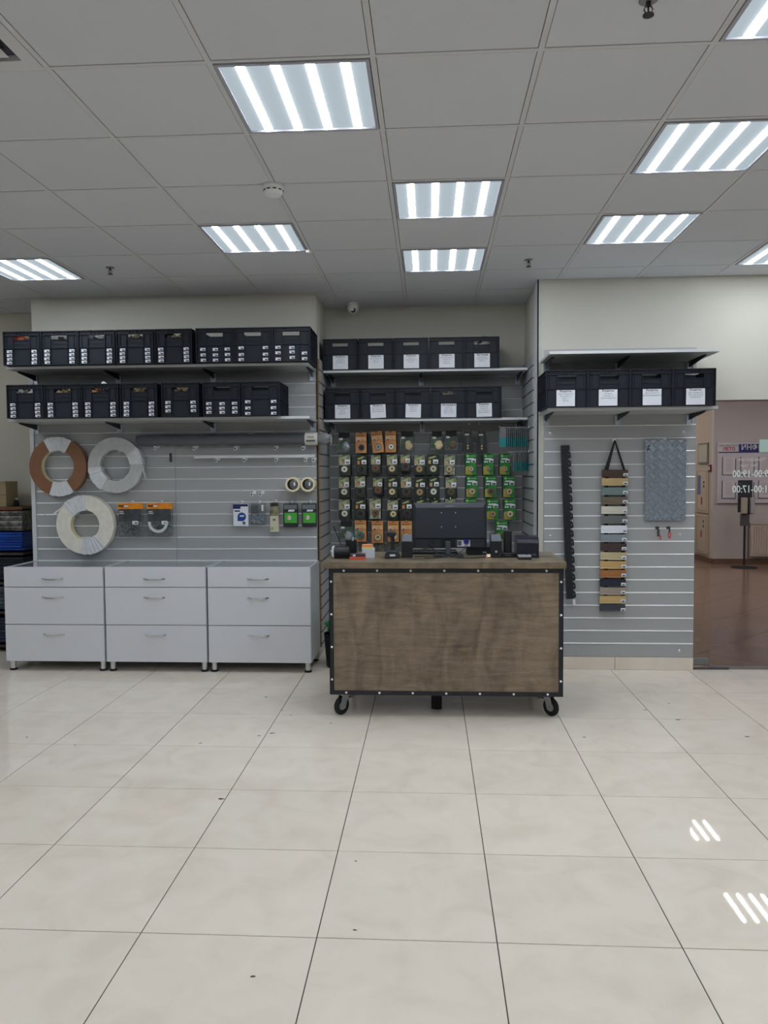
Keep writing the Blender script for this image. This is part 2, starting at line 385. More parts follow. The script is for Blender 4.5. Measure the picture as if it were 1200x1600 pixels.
# ------------------------------------------------------------------ slatwall panels
def slatwall(label, cx, y, w, z0, z1, groove0, sp, rotz=0, screws=(), edge=None, rail=None):
    edge = edge or slat_m; rail = rail or alu
    t = thing('slatwall_panel', label, 'slatwall', (cx, y, 0), (0, 0, rotz))
    B().box(-w / 2, w / 2, -.004, 0, z0, z1).build('backing_board', [slot_dk], t)
    gs = [groove0 + sp * k for k in range(-40, 40) if z0 + .02 < groove0 + sp * k < z1 - .02]
    gh = .0058
    def slat(a, b): B().rbox(-w / 2, w / 2, -.018, -.004, a, b, .0012).build('slat', [slat_m, mdf], t) if False else \
        B().box(-w / 2, w / 2, -.018, -.004, a, b, 0, ends=1).build('slat', [slat_m, edge], t)
    full = B().box(-w / 2, w / 2, -.018, -.004, gh, sp - gh, 0, ends=1).build('slat', [slat_m, edge], t); fm = full.data; bpy.data.objects.remove(full)
    # aluminium insert: lower lip catching the ceiling light
    rl = B().prism([(-.0175, -.0072), (-.0205, -.0066), (-.0225, -.0050), (-.0225, -.0025), (-.0210, .0005), (-.0185, .0026), (-.0150, .0036), (-.004, .0036), (-.004, -.0072)], -w / 2 + .001, w / 2 - .001, 'yz', 0)
    ro = rl.build('groove_rail', [rail], t, fix=True, smooth=60); rm = ro.data; bpy.data.objects.remove(ro)
    slat(z0, gs[0] - gh)
    for a, b in zip(gs[:-1], gs[1:]): place(fm, 'slat', t, (0, 0, a))
    slat(gs[-1] + gh, z1)
    for g in gs: place(rm, 'groove_rail', t, (0, 0, g + .0015))
    for x, z in screws:
        B().lathe([(.012, -.0015), (.010, -.004), (.004, -.0055)], (x, -.0165, z), 10, 0, 'y').build('screw_cover', [chrome], t, smooth=40)
    return t
slatwall('grey slatwall panel on the left wall, carrying the coiled edge banding', -2.7455, 6.458, 1.211, .10, 2.50, .832, .0985, screws=((-.53, 1.22), (.0, 1.22)))
slatwall('grey slatwall panel on the left wall, carrying the tape rolls and small packets', -1.5395, 6.458, 1.197, .10, 2.50, .832, .0985)
slatwall('grey slatwall panel right of the counter with the sample chain and chequered plate', 1.474, 6.170, 1.158, .103, 2.508, .109, .1005, screws=((-.527, 1.056), (.474, 1.064), (.475, .153), (-.53, 1.865), (.489, 1.865)))
slatwall('dark grey slatwall panel at the back of the alcove, left of the seam', -.320, 7.058, 1.210, .10, 2.515, .926, .0996)
slatwall('dark grey slatwall panel at the back of the alcove, right of the seam', .566, 7.058, .557, .10, 2.515, .926, .0996, screws=((-.12, 2.0), (-.21, 2.0)))
slatwall('narrow slatwall panel on the left cheek of the alcove, brown board edge showing', -.927, 6.738, .598, .10, 2.51, .926, .0996, rotz=R(90), edge=mdf, rail=slot_dk)
slatwall('narrow slatwall panel on the right cheek of the alcove behind the teal blade packs', .85, 6.70, .66, .10, 2.51, .926, .0996, rotz=R(-90), rail=slot_dk)

# ------------------------------------------------------------------ ceiling lights
tube_m = bpy.data.materials.new('lamp_tube'); tube_m.use_nodes = True
b = tube_m.node_tree.nodes['Principled BSDF']; b.inputs['Base Color'].default_value = (1, 1, 1, 1); b.inputs['Emission Color'].default_value = (.90, .955, 1, 1); b.inputs['Emission Strength'].default_value = TUBE
tube_h = tube_m.copy(); tube_h.name = 'lamp_tube_corridor_added'; tube_h.node_tree.nodes['Principled BSDF'].inputs['Emission Strength'].default_value = HALL
tube_h.node_tree.nodes['Principled BSDF'].inputs['Emission Color'].default_value = (1, .98, .98, 1)
diff_m = mat('prismatic_diffuser', (78, 80, 82), .7, emit=(206, 222, 232), es=DIFF, spec=.1)
frame_l = mat('lamp_frame', (168, 170, 182), .4)
proto = None
def light_panel(loc, label, group=None, tm=tube_m):
    t = thing('ceiling_light', label, 'ceiling light', loc, group=group)
    h = .286
    f = B(); 
    for a in ((-h, h, -h, -h + .014), (-h, h, h - .014, h), (-h, -h + .014, -h + .014, h - .014), (h - .014, h, -h + .014, h - .014)): f.box(*a, -.004, .02)
    f.box(-h, h, -h, h, .012, .02)
    f.build('frame', [frame_l], t)
    B().box(-h + .014, h - .014, -h + .014, h - .014, .004, .008).build('diffuser', [diff_m], t)
    for k in range(4):
        x = -.195 + k * .13
        u = B().prism([(x - .018, .004), (x - .015, -.001), (x, -.003), (x + .015, -.001), (x + .018, .004)], -h + .028, h - .022, 'xz')
        u.build('light_tube', [tm], t)
    return t
for k, ((i, j), lb) in enumerate(LIGHTS.items()):
    loc = (CX + (i + .5) * T, CY + (j + .5) * T, CH)
    if proto is None: proto = light_panel(loc, lb)
    else: dup(proto, loc, label=lb)
for i, j in HIDDEN:
    dup(proto, (CX + (i + .5) * T, CY + (j + .5) * T, CH if (i < 8 and i >= -8 and j >= -3) else CH - .005), label='square ceiling light panel outside the picture', group='ceiling lights outside the picture')

# air vent in the cell at top left
vt = thing('ceiling_vent', 'square white air vent in the ceiling at the top left corner', 'vent', (CX - 2.5 * T, CY - .5 * T, CH))
v = B(); h = .288
def sqring(bm, a, b, z0, z1, m=0):
    bm.box(-a, a, -a, -b, z0, z1, m).box(-a, a, b, a, z0, z1, m).box(-a, -b, -b, b, z0, z1, m).box(b, a, -b, b, z0, z1, m)
sqring(v, h, .235, -.003, .02); v.build('frame', [rail_m], vt)
v = B(); sqring(v, .235, .17, .018, .024); v.build('opening', [mat('vent_dark', (58, 64, 78), .7)], vt)
v = B()
for a, z in ((.205, -.006), (.12, -.010)):
    vs = []
    for r_, zz in ((a, z), (a - .06, z + .02)):
        vs += [(-r_, -r_, zz), (r_, -r_, zz), (r_, r_, zz), (-r_, r_, zz)]
    v.add(vs, [(k, (k + 1) % 4, (k + 1) % 4 + 4, k + 4) for k in range(4)])
v.box(-.12, .12, -.12, .12, -.012, -.008); v.build('louvre_cone', [rail_m], vt)

# smoke detector
sd = thing('smoke_detector', 'round white smoke detector on the ceiling above the left crates', 'smoke detector', (-.805, 4.071, CH))
B().lathe([(.056, 0), (.056, -.012), (.05, -.018)], n=28).build('base', [white_pl], sd, smooth=40)
B().lathe([(.05, -.018), (.05, -.034), (.04, -.05), (.018, -.056)], n=28).build('head', [white_pl], sd, smooth=40)
v = B()
for k in range(10):
    a = k * math.pi / 5; v.box(.047, .0515, -.009, .009, -.032, -.026, M=Matrix.Rotation(a, 4, 'Z'))
v.build('vent_slots', [black_mt], sd)
def sprinkler(x, y, label, s=1.0):
    t = thing('sprinkler', label, 'sprinkler', (x, y, CH))
    B().lathe([(.03, 0), (.03, -.003), (.022, -.006)], n=16).build('escutcheon', [mat('sprinkler_plate', (150, 152, 154), .4, .6)], t)
    v = B().cyl((0, 0, -.004), (0, 0, -.02), .008, 10).tube([(.008, 0, -.018), (.014, 0, -.03), (.005, 0, -.046)], .0022).tube([(-.008, 0, -.018), (-.014, 0, -.03), (-.005, 0, -.046)], .0022)
    v.cyl((0, 0, -.018), (0, 0, -.044), .003, 8).build('sprinkler_body', [mat('sprinkler_metal', (70, 68, 66), .4, .8)], t)
    B().lathe([(.018, -.046), (.018, -.049), (.006, -.05)], n=14).build('deflector', [MATS['sprinkler_metal']], t)
sprinkler(-2.292, 5.548, 'small dark fire sprinkler on the ceiling, at left beyond the left crates')
sprinkler(.701, 5.596, 'small fire sprinkler on the ceiling in front of the alcove right corner')
sprinkler(.701, 2.593, 'fire sprinkler cut by the top edge of the picture')
se = thing('ceiling_sensor', 'small white sensor clipped to the corner of a ceiling light', 'sensor', (-.80, 5.235, CH))
B().lathe([(.022, 0), (.022, -.012), (.012, -.02)], n=14).build('sensor_body', [white_pl], se, smooth=40)
B().box(.02, .04, -.004, .004, -.006, 0).build('clip', [white_pl], se)
# dome camera
dc = thing('dome_camera', 'white dome security camera hanging under the alcove ceiling', 'security camera', (-.665, 6.85, CH))
B().lathe([(.05, 0), (.05, -.02), (.046, -.024)], n=24).build('mount', [white_pl], dc, smooth=35)
B().lathe([(.045, -.018), (.05, -.035), (.05, -.058), (.042, -.076), (.02, -.088), (.004, -.091)], n=24).build('housing', [white_pl], dc, smooth=50)
B().lathe([(.024, -.006), (.024, .0), (.019, .004), (.004, .006)], n=20, axis='z').build('lens', [black_pl], dc, (.004, -.038, -.068), rot=(R(115), 0, 0), smooth=50)

# ------------------------------------------------------------------ shelves with brackets
def bracket_bm(L, reach):
    b = B()
    b.prism([(-.004, -.002), (-reach, -.002), (-reach, -.012), (-.012, -.045), (-.004, -.045)], -.0025, .0025, 'yz', 1)
    b.box(-.012, .012, -reach, -.005, -.0035, 0, 1)
    b.box(-.02, .02, -.006, 0, -.075, -.004, 0)
    b.box(-.0225, -.018, -.02, 0, -.07, -.008, 0); b.box(.018, .0225, -.02, 0, -.07, -.008, 0)
    return b
def shelf(label, x0, x1, yw, depth, ztop, bx, th=.02):
    t = thing('wall_shelf', label, 'shelf', ((x0 + x1) / 2, yw, ztop))
    w = (x1 - x0) / 2
    B().rbox(-w, w, -depth, -.002, -th, 0, .0015).build('shelf_board', [shelf_m], t)
    B().box(-w, w, -depth - .0012, -depth, -th, 0).build('front_edge', [white_edge], t)
    bm = None
    for x in bx:
        if bm is None:
            o = bracket_bm(depth, depth * .72).build('shelf_bracket', [zinc, steel_dk], t, (x - (x0 + x1) / 2, 0, -th)); bm = o.data
        else: place(bm, 'shelf_bracket', t, (x - (x0 + x1) / 2, 0, -th))
shelf('long grey upper shelf on the left wall under eight black crates', -3.36, -.935, 6.438, .40, 2.422, (-3.325, -2.605, -1.797, -.965))
shelf('long grey lower shelf on the left wall under seven black crates', -3.355, -.932, 6.438, .40, 2.008, (-3.325, -2.603, -1.804, -.965))
shelf('upper alcove shelf carrying five labelled crates', -.904, .826, 7.038, .40, 2.438, (-.865, -.073, .785))
shelf('lower alcove shelf carrying five labelled crates', -.904, .826, 7.038, .40, 2.022, (-.865, -.065, .785))
shelf('empty grey shelf, topmost on the right wall', .86, 2.055, 6.15, .48, 2.421, (.905, 1.456, 2.0))
shelf('grey shelf on the right wall carrying four labelled crates', .848, 2.045, 6.15, .48, 2.018, (.905, 1.456, 2.0))

# ------------------------------------------------------------------ crates
CW, CD, CHH = .295, .395, .262
def crate_mesh():
    b = B(); w = CW / 2; rec = .010; th = .003
    L, Rr = -.068, .068; za, zb = .197, .226
    for fy, s in ((0, 1), (CD, -1)):
        def bx(x0, x1, d0, d1, z0, z1):
            a, c = fy + s * d0, fy + s * d1; b.box(x0, x1, min(a, c), max(a, c), z0, z1)
        bx(-w + .004, w - .004, rec, rec + th, 0, za)                      # wall below the hand hole
        bx(-w + .004, L, rec, rec + th, za, zb); bx(Rr, w - .004, rec, rec + th, za, zb)
        bx(-w + .004, w - .004, rec, rec + th, zb, CHH)
        bx(-w, w, 0, rec, CHH - .006, CHH); bx(-w, w, .001, rec, .229, .234)       # rim band
        for x in (-.045, -.015, .015, .045): bx(x - .002, x + .002, .002, rec, .234, CHH - .006)
        for x in (L, Rr): bx(x - .002, x + .002, 0, rec, .0, .229)
        for x in (-w + .003, w - .003): bx(x - .003, x + .003, 0, rec + th, 0, CHH)
        for x in (-.118, .118): bx(x - .0012, x + .0012, .004, rec, .132, .229)
        bx(-w, w, .001, rec, .128, .132); bx(-w, w, .001, rec, 0, .006)
        bx(L, Rr, .004, rec + .012, za - .004, za)                          # hand-hole lip
        bx(L + .01, Rr - .01, .006, rec, .16, .1625)
    for sx in (-1, 1):
        def bs(d0, d1, y0, y1, z0, z1):
            a, c = sx * (w - d0), sx * (w - d1); b.box(min(a, c), max(a, c), y0, y1, z0, z1)
        bs(rec, rec + th, .01, CD - .01, 0, CHH)
        bs(0, rec, 0, CD, CHH - .006, CHH); bs(.001, rec, 0, CD, .229, .234)
        bs(.001, rec, 0, CD, .128, .132); bs(.001, rec, 0, CD, 0, .006)
        for y in (.08, .16, .235, .315): bs(0, rec, y - .002, y + .002, 0, .229)
    b.box(-w + .008, w - .008, .008, CD - .008, .004, .008)
    return b
cm = crate_mesh().build('crate_body', [crate_m]); crate_me = cm.data; bpy.data.objects.remove(cm)
tagb = B().box(-.020, .020, -.0012, 0, -.0105, .0105, 0)
tagb.box(-.004, .017, -.0014, -.0011, -.008, .0005, 1).box(-.016, .012, -.0014, -.0011, .004, .006, 2)
tm_ = tagb.build('price_tag', [paper, ink, ink_soft]); tag_me = tm_.data; bpy.data.objects.remove(tm_)
cont_cols = [mat('packet_' + n, c, .4) for n, c in (('red', (150, 52, 40)), ('tan', (196, 160, 112)), ('silver', (190, 194, 198)), ('black', (30, 32, 36)), ('orange', (200, 120, 60)), ('brass', (150, 132, 96)))]
PAL = {'mix': (0, 1, 3, 4), 'redgreen': (0, 2, 3, 5), 'silver': (2, 2, 3, 5), 'brass': (5, 1, 3, 5), 'dark': (5, 3, 3, 5), 'orange': (4, 2, 1, 3)}
def packets(loc, pal, label, seed):
    rn = random.Random(seed); b = B()
    for k in range(34):
        x, y, z = rn.uniform(-.085, .085), rn.uniform(.05, .30), rn.uniform(.05, .205)
        if k < 12: y = rn.uniform(.045, .07); z = rn.uniform(.19, .222); x = -.075 + k * .0135
        s = rn.uniform(.012, .03)
        Mx = Matrix.Translation((x, y, z)) @ Matrix.Rotation(rn.uniform(-.9, .9), 4, 'Y') @ Matrix.Rotation(rn.uniform(-.5, .5), 4, 'Z')
        b.box(-s, s, -.006, .006, -s * .5, s * .5, PAL[pal][rn.randrange(4)], M=Mx)
    b.box(-.11, .11, .05, .33, .009, .17, 3)
    o = b.build('hardware_packets', cont_cols, loc=loc); tag(o, label, 'hardware', kind='stuff')
def crate(x0, yf, z, label, group, tags=(), paper_txt=None, cont=None, seed=0, pt=0, ry=0):
    t = thing('storage_crate', label, 'crate', (x0 + CW / 2 + .001, yf, z), group=group)
    place(crate_me, 'crate_body', t)
    rn = random.Random(seed)
    for x, zz in tags:
        place(tag_me, 'price_tag', t, (-CW / 2 + x + rn.uniform(-.002, .002), .0095 if abs(x - .146) < .05 else .0, zz), (0, rn.uniform(-.05, .05), 0))
    if paper_txt:
        b = B().box(-.065, .065, -.0012, 0, -.057, .057, 0)
        for k, ln in enumerate(paper_txt):
            b.text(ln, 0, -.0016, .047 - k * (.0155 if k == 0 else .0158) - (.0 if k == 0 else .003), .021 if k == 0 else .0135, 1 if k == 0 else 2, bold=.02 if k == 0 else 0)
        b.build('paper_label', [paper, ink, ink_soft], t, (.002 + pt, 0, .064), (0, ry, 0))
    if cont: packets((x0 + CW / 2 + .001, yf, z), cont, 'bagged fittings inside the ' + label.replace('black crate', 'crate').replace(', a clear bag poking over its rim', '').replace(' with a paper list,', ''), seed)
    return t
def grid(xs, zs): return [(x, z) for x in xs for z in zs]
T24 = grid((.051, .25), (.018, .047, .077, .107))
up = [-3.337, -3.035, -2.736, -2.431, -2.127, -1.802, -1.504, -1.206]
YU = 5.96
gu = 'black crates on the upper left shelf'
crate(up[0], YU, 2.422, 'black crate at the far left end of the upper left shelf', gu, T24, cont='mix', seed=1)
crate(up[1], YU, 2.422, 'second black crate from the left on the upper left shelf', gu, T24, cont='redgreen', seed=2)
crate(up[2], YU, 2.422, 'third black crate on the upper left shelf, a clear bag poking over its rim', gu, T24, cont='silver', seed=3)
crate(up[3], YU, 2.422, 'fourth black crate from the left on the upper left shelf', gu, T24, cont='brass', seed=4)
crate(up[4], YU, 2.422, 'black crate just left of the gap on the upper left shelf', gu, T24, cont='dark', seed=5)
crate(up[5], YU, 2.422, 'black crate just right of the gap on the upper left shelf', gu, grid((.058, .152, .248), (.018, .058, .1)), seed=6)
crate(up[6], YU, 2.422, 'second black crate from the right end of the upper left shelf', gu, grid((.058, .248), (.018, .056, .107)), seed=7)
crate(up[7], YU, 2.422, 'black crate at the right end of the upper left shelf', gu, grid((.048,), (.018, .065, .107)) + grid((.152,), (.03, .072, .105)) + grid((.252,), (.018, .06)), seed=8)
lo = [-3.321, -3.018, -2.717, -2.410, -2.080, -1.754, -1.450]
gl = 'black crates on the lower left shelf'
crate(lo[0], YU, 2.008, 'black crate at the far left end of the lower left shelf', gl, T24, cont='silver', seed=11)
crate(lo[1], YU, 2.008, 'second black crate from the left on the lower left shelf', gl, T24, cont='brass', seed=12)
crate(lo[2], YU, 2.008, 'third black crate from the left on the lower left shelf', gl, T24, cont='orange', seed=13)
crate(lo[3], YU, 2.008, 'fourth black crate from the left on the lower left shelf', gl, T24, cont='dark', seed=14)
crate(lo[4], YU, 2.008, 'fifth black crate from the left on the lower left shelf', gl, grid((.05, .25), (.045, .077, .11)), cont='brass', seed=15)
crate(lo[5], YU, 2.008, 'sixth black crate from the left on the lower left shelf', gl, grid((.048, .15, .25), (.03, .062, .097)), seed=16)
crate(lo[6], YU, 2.008, 'black crate at the right end of the lower left shelf, with six tags', gl, grid((.048, .25), (.018, .06, .108)), seed=17)
RZ = 'Розетты'
nu = [-.904, -.601, -.301, -.002, .294]
pu = [(RZ, 'Титан 06', 'Платина 21', 'Махагон 14'), (RZ, 'Дуб темный 12', 'Орех 08', 'Бук 03'), (RZ, 'Венге 05', 'Дуб белый 19', 'Груша 11'), (RZ, 'Дуб беленый 07', 'Вишня 18', 'Бук 13', 'Ясень 22'), ('Заглушки', 'Одесса дуб', 'Махагон 04 09', 'Орех 01')]
ex = ['at the left end of', 'second from the left on', 'in the middle of', 'fourth from the left on', 'at the right end of']
for k in range(5):
    crate(nu[k], 6.625, 2.438, 'black crate with a paper list, %s the upper alcove shelf' % ex[k], 'labelled crates on the upper alcove shelf', paper_txt=pu[k], seed=20 + k, cont='silver' if k == 4 else None)
pl = [(RZ, 'Береза снеж 04', 'Дуб 01', 'Бук 02', 'Венге 13'), (RZ, 'Дуб светлый 02', 'Дуб темный 06', 'Орех темный 09'), (RZ, 'Венге 05', 'Ясень 21', 'Груша 17'), ('Заглушки и', RZ, 'Орех 02 07', 'Махагон 05 01', 'Дуб 11 10 20'), (RZ, 'Вишня 02', 'Ольха 07', 'Дуб светлый 15', 'Орех темный 11')]
nl = [-.889, -.586, -.287, .012, .311]
for k in range(5):
    crate(nl[k], 6.625, 2.022, 'black crate with a paper list, %s the lower alcove shelf' % ex[k], 'labelled crates on the lower alcove shelf', paper_txt=pl[k], seed=30 + k, ry=(0, -.04, .03, .01, -.02)[k], cont='silver' if k == 3 else None)
pr = [(RZ, 'Орех темный 16', 'Кашемир 23', 'Дуб 11', 'Бук 03'), (RZ, 'Титан 09', 'Платина 07', 'Дуб беленый 02'), (RZ, 'Дуб золотой 15', 'Дуб натуральный 12'), (RZ, 'Дуб темный 07', 'Дуб светлый 20', 'Беленый 09')]
rx = [.828, 1.125, 1.421, 1.717]
er = ['at the left end of', 'second from the left on', 'third from the left on', 'at the right end of']
for k in range(4):
    crate(rx[k], 5.625, 2.018, 'black crate with a white paper list, %s the right wall shelf' % er[k], 'labelled crates on the right wall shelf', paper_txt=pr[k], seed=40 + k, pt=(-.01, -.01, 0, .005)[k])
def crumple(name, label, cat, loc, rx_, ry_, rz_, m, seed, n=9):
    rn = random.Random(seed); vs = []; fs = []
    for i in range(n):
        a = math.pi * i / (n - 1)
        for j in range(n + 3):
            q = 2 * math.pi * j / (n + 3); k = rn.uniform(.65, 1.1)
            vs.append((rx_ * math.sin(a) * math.cos(q) * k, ry_ * math.sin(a) * math.sin(q) * k, rz_ * math.cos(a) * k))
    for i in range(n - 1):
        for j in range(n + 3):
            fs.append((i * (n + 3) + j, (i + 1) * (n + 3) + j, (i + 1) * (n + 3) + (j + 1) % (n + 3), i * (n + 3) + (j + 1) % (n + 3)))
    o = B().add(vs, fs).build(name, [m], loc=loc); tag(o, label, cat); return o
crumple('plastic_bag', 'crumpled clear bag peeking over the third crate on the upper left shelf', 'bag', (-2.66, 6.03, 2.665), .05, .04, .035, film_fog, 3)
crumple('plastic_bag', 'crumpled clear bag peeking over the right end crate on the upper alcove shelf', 'bag', (.47, 6.72, 2.68), .055, .04, .045, film_fog, 4)
crumple('plastic_bag', 'small white bag peeking over the third crate on the lower left shelf', 'bag', (-2.56, 6.03, 2.265), .03, .03, .03, mat('white_film', (230, 232, 235), .3), 5)

# ------------------------------------------------------------------ white drawer cabinets
def cabinet(x0, x1, label, flip):
    w = x1 - x0; t = thing('drawer_cabinet', label, 'cabinet', ((x0 + x1) / 2, 5.95, 0), group=None)
    h = w / 2; z0, z1 = .082, .832
    b = B(); b.box(-h, -h + .016, .018, .482, z0, z1).box(h - .016, h, .018, .482, z0, z1).box(-h + .016, h - .016, .466, .482, z0, z1)
    b.box(-h + .016, h - .016, .018, .474, z0, z0 + .016).box(-h + .016, h - .016, .0182, .03, z0 + .016, z1 - .016)
    b.build('body', [mat('cabinet_side_grey', (182, 187, 190), .35)], t)
    B().box(-h + .016, h - .016, .019, .466, z1 - .016, z1 - .005).build('top_panel', [mat('cabinet_top_gloss', (140, 147, 152), .06, coat=.6)], t)
    for a, c in ((z0, .372), (.378, .671), (.677, z1 + .002)):
        d = B().rbox(-h + .0035, h - .0035, 0, .018, a, c, .001).build('drawer_front', [white_lam], t)
        zc = c - (.088 if c < .8 else .09) + (0 if c < .8 else 0); zc = {.372: .298, .671: .595}.get(c, .742)
        # bowed handle: thin flat arc that twists
        hb = B(); n = 10; L = .082
        pts = []
        for k in range(n + 1):
            s = k / n * 2 - 1; pts.append((s * L, -.022 * (1 - s ** 4) - .004, -.006 * (1 - s * s)))
        for k in range(n):
            p, q = pts[k], pts[k + 1]; hh = .006
            hb.add([(p[0], p[1], p[2] - hh), (q[0], q[1], q[2] - hh), (q[0], q[1], q[2] + hh), (p[0], p[1], p[2] + hh), (p[0], p[1] + .004, p[2] - hh), (q[0], q[1] + .004, q[2] - hh), (q[0], q[1] + .004, q[2] + hh), (p[0], p[1] + .004, p[2] + hh)],
                   [(0, 1, 2, 3), (7, 6, 5, 4), (3, 2, 6, 7), (4, 5, 1, 0)])
        hb.box(-L - .004, -L + .006, -.006, 0, -.006, .006).box(L - .006, L + .004, -.006, 0, -.006, .006)
        o = hb.build('handle', [chrome], d, (-.005, 0, zc))
    for sx in (-1, 1):
        for y in (.05, .43):
            lg = B().cyl((0, 0, .014), (0, 0, z0), .021, 20).cyl((0, 0, .07), (0, 0, z0), .026, 20)
            o = lg.build('leg', [mat('brushed_leg', (222, 225, 230), .3, .7)], t, (sx * (h - .035), y, 0), smooth=40)
            B().lathe([(.026, 0), (.029, .003), (.029, .012), (.022, .016)], n=20).build('foot', [rubber], o, smooth=40)
cabinet(-3.382, -2.572, 'white three-drawer cabinet, leftmost of the three on chrome legs', 1)
cabinet(-2.562, -1.750, 'white three-drawer cabinet, middle of the three on chrome legs', 1)
cabinet(-1.740, -.925, 'white three-drawer cabinet, rightmost of the three, next to the counter', -1)

# ------------------------------------------------------------------ counter on casters
ct = thing('counter', 'grey-brown wood counter with black riveted steel frame on casters', 'counter', (.095, 4.87, 0))
B().rbox(-.772, .748, -.03, .62, .958, 1.0, .002).build('worktop', [wood_top], ct)
fr = B(); W = .735; z0, z1 = .147, .956
fr.box(-W, W, -.004, 0, z1 - .028, z1).box(-W, W, -.004, 0, z0, z0 + .028).box(-W, -W + .028, -.004, 0, z0 + .028, z1 - .028).box(W - .028, W, -.004, 0, z0 + .028, z1 - .028)
for sx in (-1, 1):
    a = sorted((sx * W, sx * (W - .004)))
    fr.box(a[0], a[1], -.004, .028, z0, z1).box(a[0], a[1], .56, .60, z0, z1).box(a[0], a[1], .028, .56, z0, z0 + .028).box(a[0], a[1], .028, .56, z1 - .028, z1)
fr.box(-W, W, 0, .028, z0, z0 + .004).box(-W, W, .57, .6, z0, z0 + .03)
fr.build('steel_frame', [black_metal], ct)
B().box(-W + .028, W - .028, -.001, .017, z0 + .028, z1 - .028).build('front_panel', [wood], ct)
for sx in (-1, 1):
    a = sorted((sx * (W - .005), sx * (W - .021))); B().box(a[0], a[1], .03, .58, z0 + .005, z1).build('side_panel', [wood], ct)
B().box(-W + .022, W - .022, .03, .59, z0 + .006, z0 + .022).build('bottom_panel', [wood], ct)
rv = B().lathe([(.0075, 0), (.0068, -.0025), (.004, -.0042), (.0005, -.005)], n=10, axis='y'); ro = rv.build('rivet', [mat('rivet_white', (245, 247, 250), .45, 0)], ct, smooth=50); rvm = ro.data; bpy.data.objects.remove(ro)
for k in range(7):
    x = -.64 + k * (1.27 / 6)
    place(rvm, 'rivet', ct, (x, -.004, z1 - .014)); place(rvm, 'rivet', ct, (x + .01, -.004, z0 + .014))
for k in range(4):
    z = .245 + k * .209
    place(rvm, 'rivet', ct, (-W + .014, -.004, z)); place(rvm, 'rivet', ct, (W - .014, -.004, z))
    for y in (.1, .3, .5):
        pass
def caster(x, y, ang, brake=True):
    Mr = Matrix.Rotation(ang, 4, 'Z')
    f = B(); f.box(-.036, .036, -.03, .03, .142, .147)
    f.cyl((0, 0, .128), (0, 0, .143), .024, 16)
    for s in (-1, 1):
        f.prism([(-.034, .128), (.026, .128), (.042, .075), (.040, .05), (.022, .036), (.002, .042), (-.012, .085)], s * .017 - .0012, s * .017 + .0012, 'xz')
    f.box(-.03, .022, -.018, .018, .125, .128); f.cyl((.02, -.023, .06), (.02, .023, .06), .006, 8)
    if brake: f.box(-.075, -.02, -.014, .014, .098, .102, M=None).box(-.08, -.06, -.018, .018, .092, .096)
    f.v = [tuple(Mr @ Vector(p)) for p in f.v]
    o = f.build('caster', [mat('caster_zinc', (176, 182, 186), .3, .9)], ct, (x, y, 0))
    wb = B().lathe([(.034, -.011), (.054, -.011), (.0595, -.006), (.0595, .006), (.054, .011), (.034, .011)], (.02, 0, .0595), 26, 0, 'y')
    wb.v = [tuple(Mr @ Vector(p)) for p in wb.v]; wb.build('tyre', [rubber], o, smooth=40)
    hb = B().lathe([(.008, -.013), (.02, -.0135), (.035, -.009), (.035, .009), (.02, .0135), (.008, .013)], (.02, 0, .0595), 22, 0, 'y')
    hb.v = [tuple(Mr @ Vector(p)) for p in hb.v]; hb.build('wheel_hub', [mat('hub_metal', (160, 164, 168), .3, .8)], o, smooth=40)
caster(-.655, .075, R(228)); caster(.66, .095, R(-48)); caster(-.655, .53, R(-60)); caster(.66, .53, R(160))
B().box(-.09, -.02, .20, .235, 0, .147).cyl((-.055, .2175, .0), (-.055, .2175, .012), .03, 14).build('centre_foot', [black_mt], ct)

# ------------------------------------------------------------------ things on the counter (top at z = 1.0)
DZ = 1.0
# monitor seen from the back
mo = thing('monitor', 'black computer monitor seen from behind, in the middle of the counter', 'monitor', (.133, 5.2, DZ))
s = B(); s.prism([(-.247, .053), (.247, .053), (.247, .357), (-.247, .357)], .012, .024, 'xz'); s.build('screen_bezel', [black_pl], mo, bevel=.002)
s = B()
fa = [(-.247, .053), (.247, .053), (.247, .357), (-.247, .357)]; fb = [(-.232, .060), (.232, .060), (.232, .348), (-.232, .348)]; fc = [(-.222, .118), (.222, .118), (.222, .335), (-.222, .335)]
s.add([(x, .012, z) for x, z in fa] + [(x, -.004, z) for x, z in fb], [(0, 1, 5, 4), (1, 2, 6, 5), (2, 3, 7, 6), (3, 0, 4, 7), (4, 5, 6, 7)])
s.build('back_shell', [mat('monitor_shell', (40, 45, 56), .45, bump=.05, bscale=150)], mo, fix=True)
s = B().add([(x, -.004, z) for x, z in [(-.232, .116), (.232, .116), (.232, .348), (-.232, .348)]] + [(x, -.016, z) for x, z in [(-.228, .122), (.228, .122), (.224, .325), (-.224, .325)]], [(0, 1, 5, 4), (1, 2, 6, 5), (2, 3, 7, 6), (3, 0, 4, 7), (4, 5, 6, 7)])
s.build('back_panel', [MATS['monitor_shell']], mo, fix=True)
B().box(-.14, .13, -.0165, -.0145, .311, .315).build('vent_slot', [black_mt], mo)
B().box(-.03, .028, -.012, -.0085, .331, .336).build('badge', [chrome], mo)
for x in (-.055, .038):
    for z in (.196, .29): B().lathe([(.0045, 0), (.003, -.002)], (x, -.0158, z), 8, 0, 'y').build('screw', [zinc], mo)
s = B().box(.05, .135, -.0055, -.0038, .064, .106).box(.052, .078, -.006, -.0056, .07, .102, 1).box(.09, .132, -.006, -.0056, .096, .101, 1)
s.build('rating_label', [paper, ink_soft], mo)
B().box(-.06, -.052, -.006, .0, .062, .114).box(.026, .034, -.006, .0, .062, .114).box(-.052, .026, -.005, -.0042, .062, .114).build('stand_recess', [black_mt], mo)
